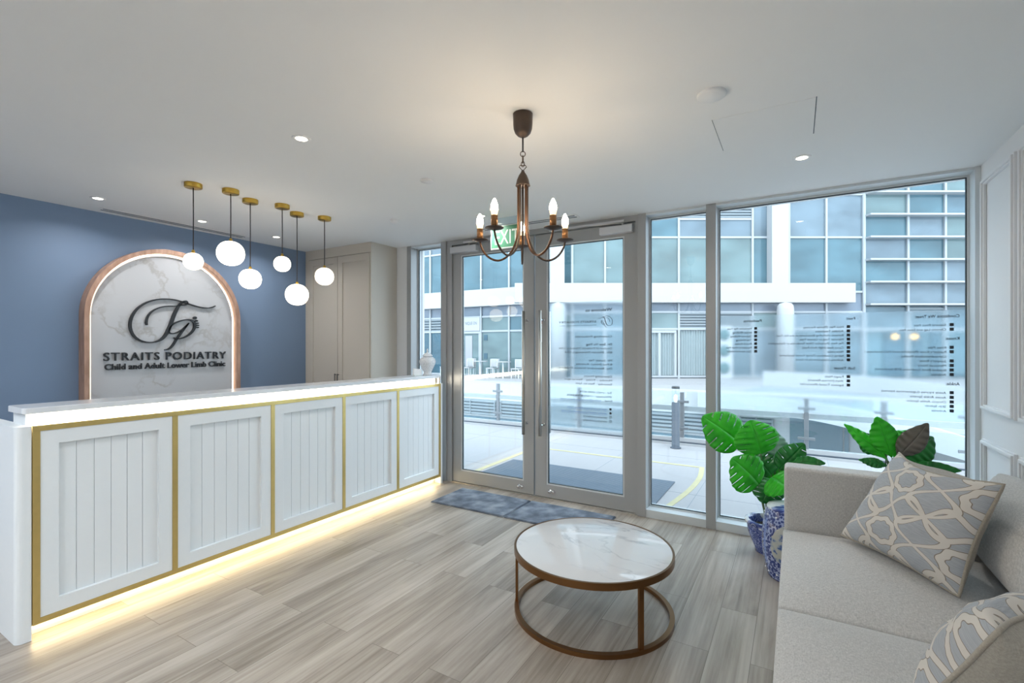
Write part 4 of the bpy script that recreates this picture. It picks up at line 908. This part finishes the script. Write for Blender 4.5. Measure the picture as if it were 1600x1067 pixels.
# bollard light
e = empty('bollard_light', (-1.49, 7.17, TZ), 'short dark bollard lamp with clear lantern top on the terrace', 'bollard')
G().lathe([(0, 0), (.075, 0), (.075, .012), (.055, .014), (.055, .66), (0, .66)], n=28, cap=False).build('post', m_boll, e)
G().lathe([(.052, .66), (.052, .86)], n=28, cap=False).build('lantern_glass', m_railglass, e)
G().lathe([(0, .66), (.016, .66), (.025, .70), (.025, .75), (.0, .78)], n=16, cap=False).build('lamp', M('bollard_lamp', (.9, .9, .85), .4, emis=1.0), e)
G().lathe([(0, .895), (.05, .893), (.056, .885), (.056, .86), (0, .86)], n=28, cap=False).build('cap', m_cap, e)
# balustrade
e = empty('glass_balustrade', (-1, BY, TZ), 'glass balustrade with white rail and steel posts along the terrace edge', 'railing'); q = Vector((-1, BY, TZ))
G().box(-12, 8, -.06, .10, 0, .045).build('kerb', m_boll, e); G().box(-12, 8, -.02, .06, .045, .10).build('kerb_rail', m_outw, e); G().box(-12, 8, -.08, -.06, 0, .03).build('drain', m_outw, e)
G().box(-12, 8, .02, .05, .50, .57).build('white_rail', m_outw, e)
xs = [-11.2, -9.6, -7.98, -6.36, -4.74, -3.13, -1.47, .125, .95, 1.74, 3.4, 5.0]
for k, x in enumerate(xs):
    x -= q.x; po = G().box(x-.028, x+.028, .0, .05, .05, .78).build('post', m_post, e, bevel=.003)
    for z in (.24, .64): G().box(x-.10, x+.10, -.012, .012, z-.018, z+.018).build('clamp', m_post, po, bevel=.003)
for a, b_ in zip(xs[:-1], xs[1:]): G().box(a-q.x+.04, b_-q.x-.04, -.006, .006, .08, .79).build('glass_panel', m_railglass, e)

# lower parapet wall across the void, with louvres and windows
WYv = 13.0
e = empty('ramp_building', (0, WYv, -3), 'low white building with louvres and dark windows beyond the balustrade', 'building'); bz = 3.0
G().box(-24, 4.6, 0, .4, 0, bz+.30).build('wall', m_outw, e)
G().box(-24, 14, .4, 9.5, 0, bz+.10).build('roof_deck', m_pave, e)
def at_rel(u, v): p = at(u, v, Y=WYv); return p.x, p.z+3.0
for k, (u0, u1) in enumerate(((700, 776), (782, 900), (908, 1060), (1066, 1150), (1156, 1208))):
    x0, _ = at_rel(u0, 628); x1, _ = at_rel(u1, 628); zt_ = bz-.28; zb_ = bz-.78
    G().box(x0, x1, -.02, .02, zb_, zt_).build('louver_backing', m_louvd, e).name = 'louver_backing'
    lv = G()
    for i in range(5): lv.box(x0, x1, -.07, -.02, zb_+.02+i*.1, zb_+.075+i*.1)
    for f in (.02, .5, .98): lv.box(x0+(x1-x0)*f-.02, x0+(x1-x0)*f+.02, -.09, -.02, zb_, zt_)
    lv.build('louver', m_louv, e)
    G().box(x0, x1, -.03, .02, zb_-.75, zb_-.06).build('window', m_panedeep, e)
x0, z1_ = at_rel(1234, 654); x1, z0_ = at_rel(1326, 706); xm = (x0*.55+x1*.45)
for a, b_ in ((x0, x0+(x1-x0)*.30), (x0+(x1-x0)*.33, x0+(x1-x0)*.9), (x0+(x1-x0)*.93, x1)): G().box(a, b_, -.04, .02, z0_-.4, z1_+.1).build('window', m_panedeep, e)
G().box(-24, 14, -5.2, 0, -.2, 0).build('yard', m_pave, e)
# curved ramp parapet coming down on the right
top = [(1090, 612, 12.6), (1184, 619, 12.2), (1240, 626, 11.8), (1299, 634, 11.2), (1404, 655, 10.6), (1515, 686, 10.0), (1640, 726, 9.6)]
bot = [(1090, 640, 12.6), (1184, 650, 12.2), (1240, 653, 11.8), (1299, 663, 11.2), (1404, 690, 10.6), (1515, 722, 10.0), (1640, 765, 9.6)]
T_ = catmull([tuple(at(u, v, Y=y)) for u, v, y in top], 6); B_ = catmull([tuple(at(u, v, Y=y)) for u, v, y in bot], 6)
e = empty('curved_ramp', T_[0], 'curved white ramp sweeping down beyond the balustrade on the right', 'ramp'); q = Vector(T_[0])
n = len(T_); vs = []
for a, b_ in zip(T_, B_):
    a, b_ = Vector(a)-q, Vector(b_)-q; vs += [a, b_, b_+Vector((.05, .18, 0)), a+Vector((.05, .18, 0))]
fs = [(4*i+k, 4*i+(k+1) % 4, 4*(i+1)+(k+1) % 4, 4*(i+1)+k) for i in range(n-1) for k in range(4)]+[(0, 1, 2, 3), (4*n-4, 4*n-3, 4*n-2, 4*n-1)]
G().add(vs, fs).build('parapet', m_outw, e)
vs = []
for a in T_:
    a = Vector(a)-q; vs += [a+Vector((.05, .2, -.22)), a+Vector((1.3, 2.6, -.05))]
G().add(vs, [(2*i, 2*i+1, 2*i+3, 2*i+2) for i in range(n-1)]).build('road_surface', m_road, e, solid=.1)
vs = []
for a in T_:
    a = Vector(a)-q+Vector((1.3, 2.6, 0)); vs += [a+Vector((0, 0, -.2)), a+Vector((0, 0, .42)), a+Vector((.06, .18, .42)), a+Vector((.06, .18, -.2))]
G().add(vs, fs).build('parapet', m_outw, e)
G().box(3.4, 12, -3.2, -3.0, -4.2, -.95).build('retaining_wall', m_outw, e)

# office building across, flank parallel to our window wall (left) and flank turned 30 degrees (right)
def fins(e, x0, x1, z0, z1, y=0, step=.115):
    G().box(x0, x1, y+.02, y+.06, z0, z1).build('louver_backing', m_louvd, e)
    lv = G(); z = z0+.03
    while z < z1-.04: lv.box(x0, x1, y-.04, y+.02, z, z+step*.55); z += step
    lv.build('louver', m_louv, e)
pr = random.Random(3)
def pane(e, x0, x1, z0, z1, m=None, y=0): G().box(x0, x1, y, y+.03, z0, z1).build('window_pane', m or pr.choice(m_panes), e)
B0 = FW*20
e = empty('office_building', (B0.x, B0.y, 0), 'glass fronted office block with white beam and columns across the terrace', 'building', rot=(0, 0, YAW))
ux = lambda u: (u-800)/37.5
vz = lambda v: CAMH+(541-v)/37.5
cols = [ux(u) for u in (894, 945, 1002, 1060, 1117, 1175, 1232, 1290, 1348)]
rows = [vz(588), vz(514), vz(487.5), vz(456), vz(371), vz(304), vz(304)+1.8, 11.6, 14, 16.2, 18.4]
G().box(cols[0], cols[-1], .10, .5, 0, 18.4).build('wall', m_panes[1], e)
for i in range(8):
    for j in range(len(rows)-1):
        x0, x1 = cols[i], cols[i+1]; z0, z1 = rows[j], rows[j+1]
        if i < 5 and j == 4: 
            zm = vz(342.5)
            if i in (3, 4): pane(e, x0, x1, z0, zm); fins(e, x0+.04, x1-.04, zm+.03, z1); continue
        if i in (3, 4) and j == 1: fins(e, x0+.04, x1-.04, z0, z1); continue
        if j == 0 and i in (2, 3): continue
        m = m_panes[3] if (i < 5 and j == 3) else m_panes[2] if (j == 4 and i > 4) else m_panes[0] if (i > 4 and j == 3) else m_panevio if j == 2 else None
        pane(e, x0, x1, z0, z1, m)
G().box(ux(1348), ux(1700), .10, .5, 0, 18.4).build('wall', m_panes[1], e)
mg = G()
for x in cols: mg.box(x-.04, x+.04, -.07, .02, 0, 18.4)
for z in rows[:-1]: mg.box(cols[0], cols[-1], -.05, .02, z-.04, z+.04)
mg.box(cols[3], cols[5], -.05, .02, vz(342.5)-.04, vz(342.5)+.04)
mg.build('mullion_grid', m_mull, e)
# curtains and glazed doors at ground level
for i in (2, 3):
    x0, x1 = cols[i]+.06, cols[i+1]-.06; n = 60; vs = []; rr_ = random.Random(i)
    for k in range(n+1):
        x = x0+(x1-x0)*k/n; y = .04+.035*math.sin(k*1.35)+.01*rr_.random(); vs += [(x, y, .25), (x, y, vz(514)-.05)]
    G().add(vs, [(2*k, 2*k+2, 2*k+3, 2*k+1) for k in range(n)], True).build('curtain', m_curt, e)
dg = G()
for x in (cols[2]+.1, (cols[2]+cols[3])/2-.03, cols[3]-.14): dg.box(x-.05, x+.05, -.055, -.0, .2, vz(520.4))
dg.box(cols[2]+.05, cols[3]-.1, -.06, 0, vz(520), vz(516)); dg.build('door_frame', m_mull, e)
# the projecting white beam and columns
G().box(ux(1348)-14.5, 14.0, -.45, .0, 3.24, 4.03).build('beam', m_outw, e).name = 'beam'
G().box(1.56, 2.14, -.44, -.03, 4.03, 18.4).build('column', m_outw, e); G().box(10.6, 11.27, -.44, -.03, 4.03, 18.4).build('column', m_outw, e)
for cx in (1.86, 11.05): G().lathe([(.31, 0), (.31, 2.95), (.29, 3.08), (.22, 3.18), (.0, 3.235)], (cx, -.6, 0), 28).build('column', m_outw, e)
# brise-soleil bay
bc = [ux(u) for u in (1349, 1417.3, 1475.5, 1534, 1592, 1650, 1700)]
bz_ = [vz(476.2)+.924*k for k in range(0, 17)]
for i in range(6):
    for j in range(16): pane(e, bc[i], bc[i+1], bz_[j], bz_[j+1], m_panes[2] if j == 0 else m_panes[3] if (i == 2 and j in (2, 3)) else None)
    pane(e, bc[i], bc[i+1], vz(588), vz(515), m_panes[0]); pane(e, bc[i], bc[i+1], vz(515), vz(480), m_panes[1])
fins(e, bc[1]+.04, bc[2]-.04, vz(489), vz(478.5))
for z in bz_: G().box(bc[0]+.04, bc[-1], -.36, 0, z-.035, z+.035).build('sun_shelf', m_mull, e)
mg = G()
for x in bc: mg.box(x-.045, x+.045, -.08, .02, 0, 18.4)
mg.box(bc[0], bc[-1], -.05, .02, vz(515)-.04, vz(515)+.04); mg.build('mullion_grid', m_mull, e)
# pavement in front
G().box(-6, 24, -3.0, 0, -.6, .12).build('walkway', m_pave, e)
for (u, v) in ((1398.5, 526), (1429, 526)):
    p = at(u, v, Y=1); d = (p-O); s_ = 19.75/d.dot(FW); P_3 = O+d*s_
    l = empty('wall_lamp', P_3, 'warm orange glowing lamp on the far facade, %s' % ('left one of the pair' if u < 1410 else 'right one of the pair'), 'lamp', 'warm lamps on the far facade')
    G().lathe([(0, -.08), (.05, -.06), (.08, 0), (.05, .06), (0, .08)], n=16, cap=False).build('shade', m_wlamp, l)
    G().tube([(0, 0, .1), (0, 0, .34)], .015, 6).build('stem', m_cap, l)
# dark shop openings behind the lamps, white piers
for a, b_ in ((1380, 1414), (1426, 1441), (1452, 1468)): G().box(ux(a), ux(b_), -.04, -.002, vz(588), vz(515)).build('shop_opening', m_panedeep, e)
# outdoor fan units
d = at(1131, 545, Y=1)-O; s_ = 19.5/d.dot(FW); P_3 = O+d*s_
l = empty('condenser_unit', (P_3.x, P_3.y, .12), 'white outdoor unit with three round fans stacked against the far facade', 'air conditioner', rot=(0, 0, YAW))
G().box(-.32, .32, -.1, .25, 0, 2.15).build('casing', m_outw, l, bevel=.02)
for z in (.45, 1.15, 1.8): G().lathe([(0, -.03), (.19, -.03), (.24, -.01), (.24, 0)], (-.03, -.1, z-.0), 28, 'y', cap=False).build('fan', m_teal, l)

# left flank
e = empty('shop_building', (-8, 18.54, 0), 'glass shop row with white fascia sign facing the entrance doors', 'building')
cols = [-15.65-1.525*3, -15.65-1.525*2, -15.65-1.525, -15.65, -14.12, -12.6, -11.08, -9.55, -8.02]; cols = [c+8 for c in cols]
rows = [.1, 2.15, 2.82, 3.7, 5.95, 7.0, 9, 11, 14, 16.2, 18.4]
G().box(cols[0], 0, .10, .5, 0, 18.4).build('wall', m_panes[0], e)
for i in range(8):
    for j in range(10):
        x0, x1, z0, z1 = cols[i], cols[i+1], rows[j], rows[j+1]
        if j == 1 and i in (2, 3): fins(e, x0+.04, x1-.04, z0, z1, step=.13); continue
        if j == 0 and i in (5, 6): pane(e, x0, x1, z0, z1, m_panes[3]); continue
        pane(e, x0, x1, z0, z1, m_panevio if j == 2 else m_panes[0] if j == 3 else m_panedeep if (j == 0 and i != 4) else None)
mg = G()
for x in cols: mg.box(x-.04, x+.04, -.07, .02, 0, 18.4)
for z in rows[:-1]: mg.box(cols[0], 0, -.05, .02, z-.04, z+.04)
mg.build('mullion_grid', m_mull, e)
G().box(cols[0], -.6, -.45, 0, 3.28, 4.04).build('beam', m_outw, e)
G().box(cols[0], 1.0, -3.5, 0, -.6, .06).build('walkway', m_pave, e)
sg = G().box(cols[4]+.04, cols[5]-.04, -.10, -.02, 2.18, 2.80).build('fascia_sign', m_outw, e)
tg = G(); put_text(tg, 'NIQUE ON', cols[4]+.66, cols[5]-.20, 2.46, .15, lambda a, z, d: (a, -.103, z)); tg.build('sign_lettering', m_louvd, sg)
dg = G()
for x in (cols[4]+.06, (cols[4]+cols[5])/2-.35, cols[5]-.08): dg.box(x-.04, x+.04, -.075, -.0, .1, 2.045)
dg.box(cols[4], cols[5], -.08, 0, 2.05, 2.13); dg.build('door_frame', m_mull, e)
G().box(cols[4]+.6, cols[4]+1.0, -.02, -.001, .4, 1.95).build('shop_opening', M('shop_interior_brown', (.30, .30, .32), .6), e)
fg = G()
for (x, z) in ((cols[5]+.14, 1.85), (cols[5]+.14, 1.0)): fg.box(x, x+.2, -.02, -.005, z-.13, z+.13)
fg.build('speaker_box', m_panedeep, e)
# cafe furniture in front of the shop row
for k, (x, y, lab) in enumerate(((-13.1, 17.2, 'round white cafe table in front of the shop row, leftmost'), (-11.9, 17.4, 'round white cafe table in front of the shop row, middle one'), (-10.6, 17.2, 'round white cafe table in front of the shop row, rightmost'))):
    t = empty('cafe_table', (x, y, .06), lab, 'table', 'cafe tables across the terrace')
    G().lathe([(0, .72), (.34, .72), (.34, .75), (0, .75)], n=24, cap=False).build('tabletop', m_outw, t); G().lathe([(.2, 0), (.2, .02), (.03, .04), (.03, .72)], n=16, cap=False).build('pedestal', m_alu2, t)
    for j, dx in enumerate((-.62, .62)):
        c = empty('cafe_chair', (x+dx, y+.1, .06), 'pale cafe chair %s the %s white cafe table across the terrace' % ('left of' if dx < 0 else 'right of', ('leftmost', 'middle', 'rightmost')[k]), 'chair', 'cafe chairs across the terrace')
        G().box(-.2, .2, -.2, .2, .43, .47).build('seat', m_outw, c, bevel=.01); G().box(-.2, .2, .17, .2, .5, .85).build('backrest', m_outw, c, bevel=.01)
        for a in (-.17, .17):
            for b_ in (-.17, .17): G().box(a-.012, a+.012, b_-.012, b_+.012, 0, .43 if b_ < 0 else .8).build('leg', m_alu2, c)
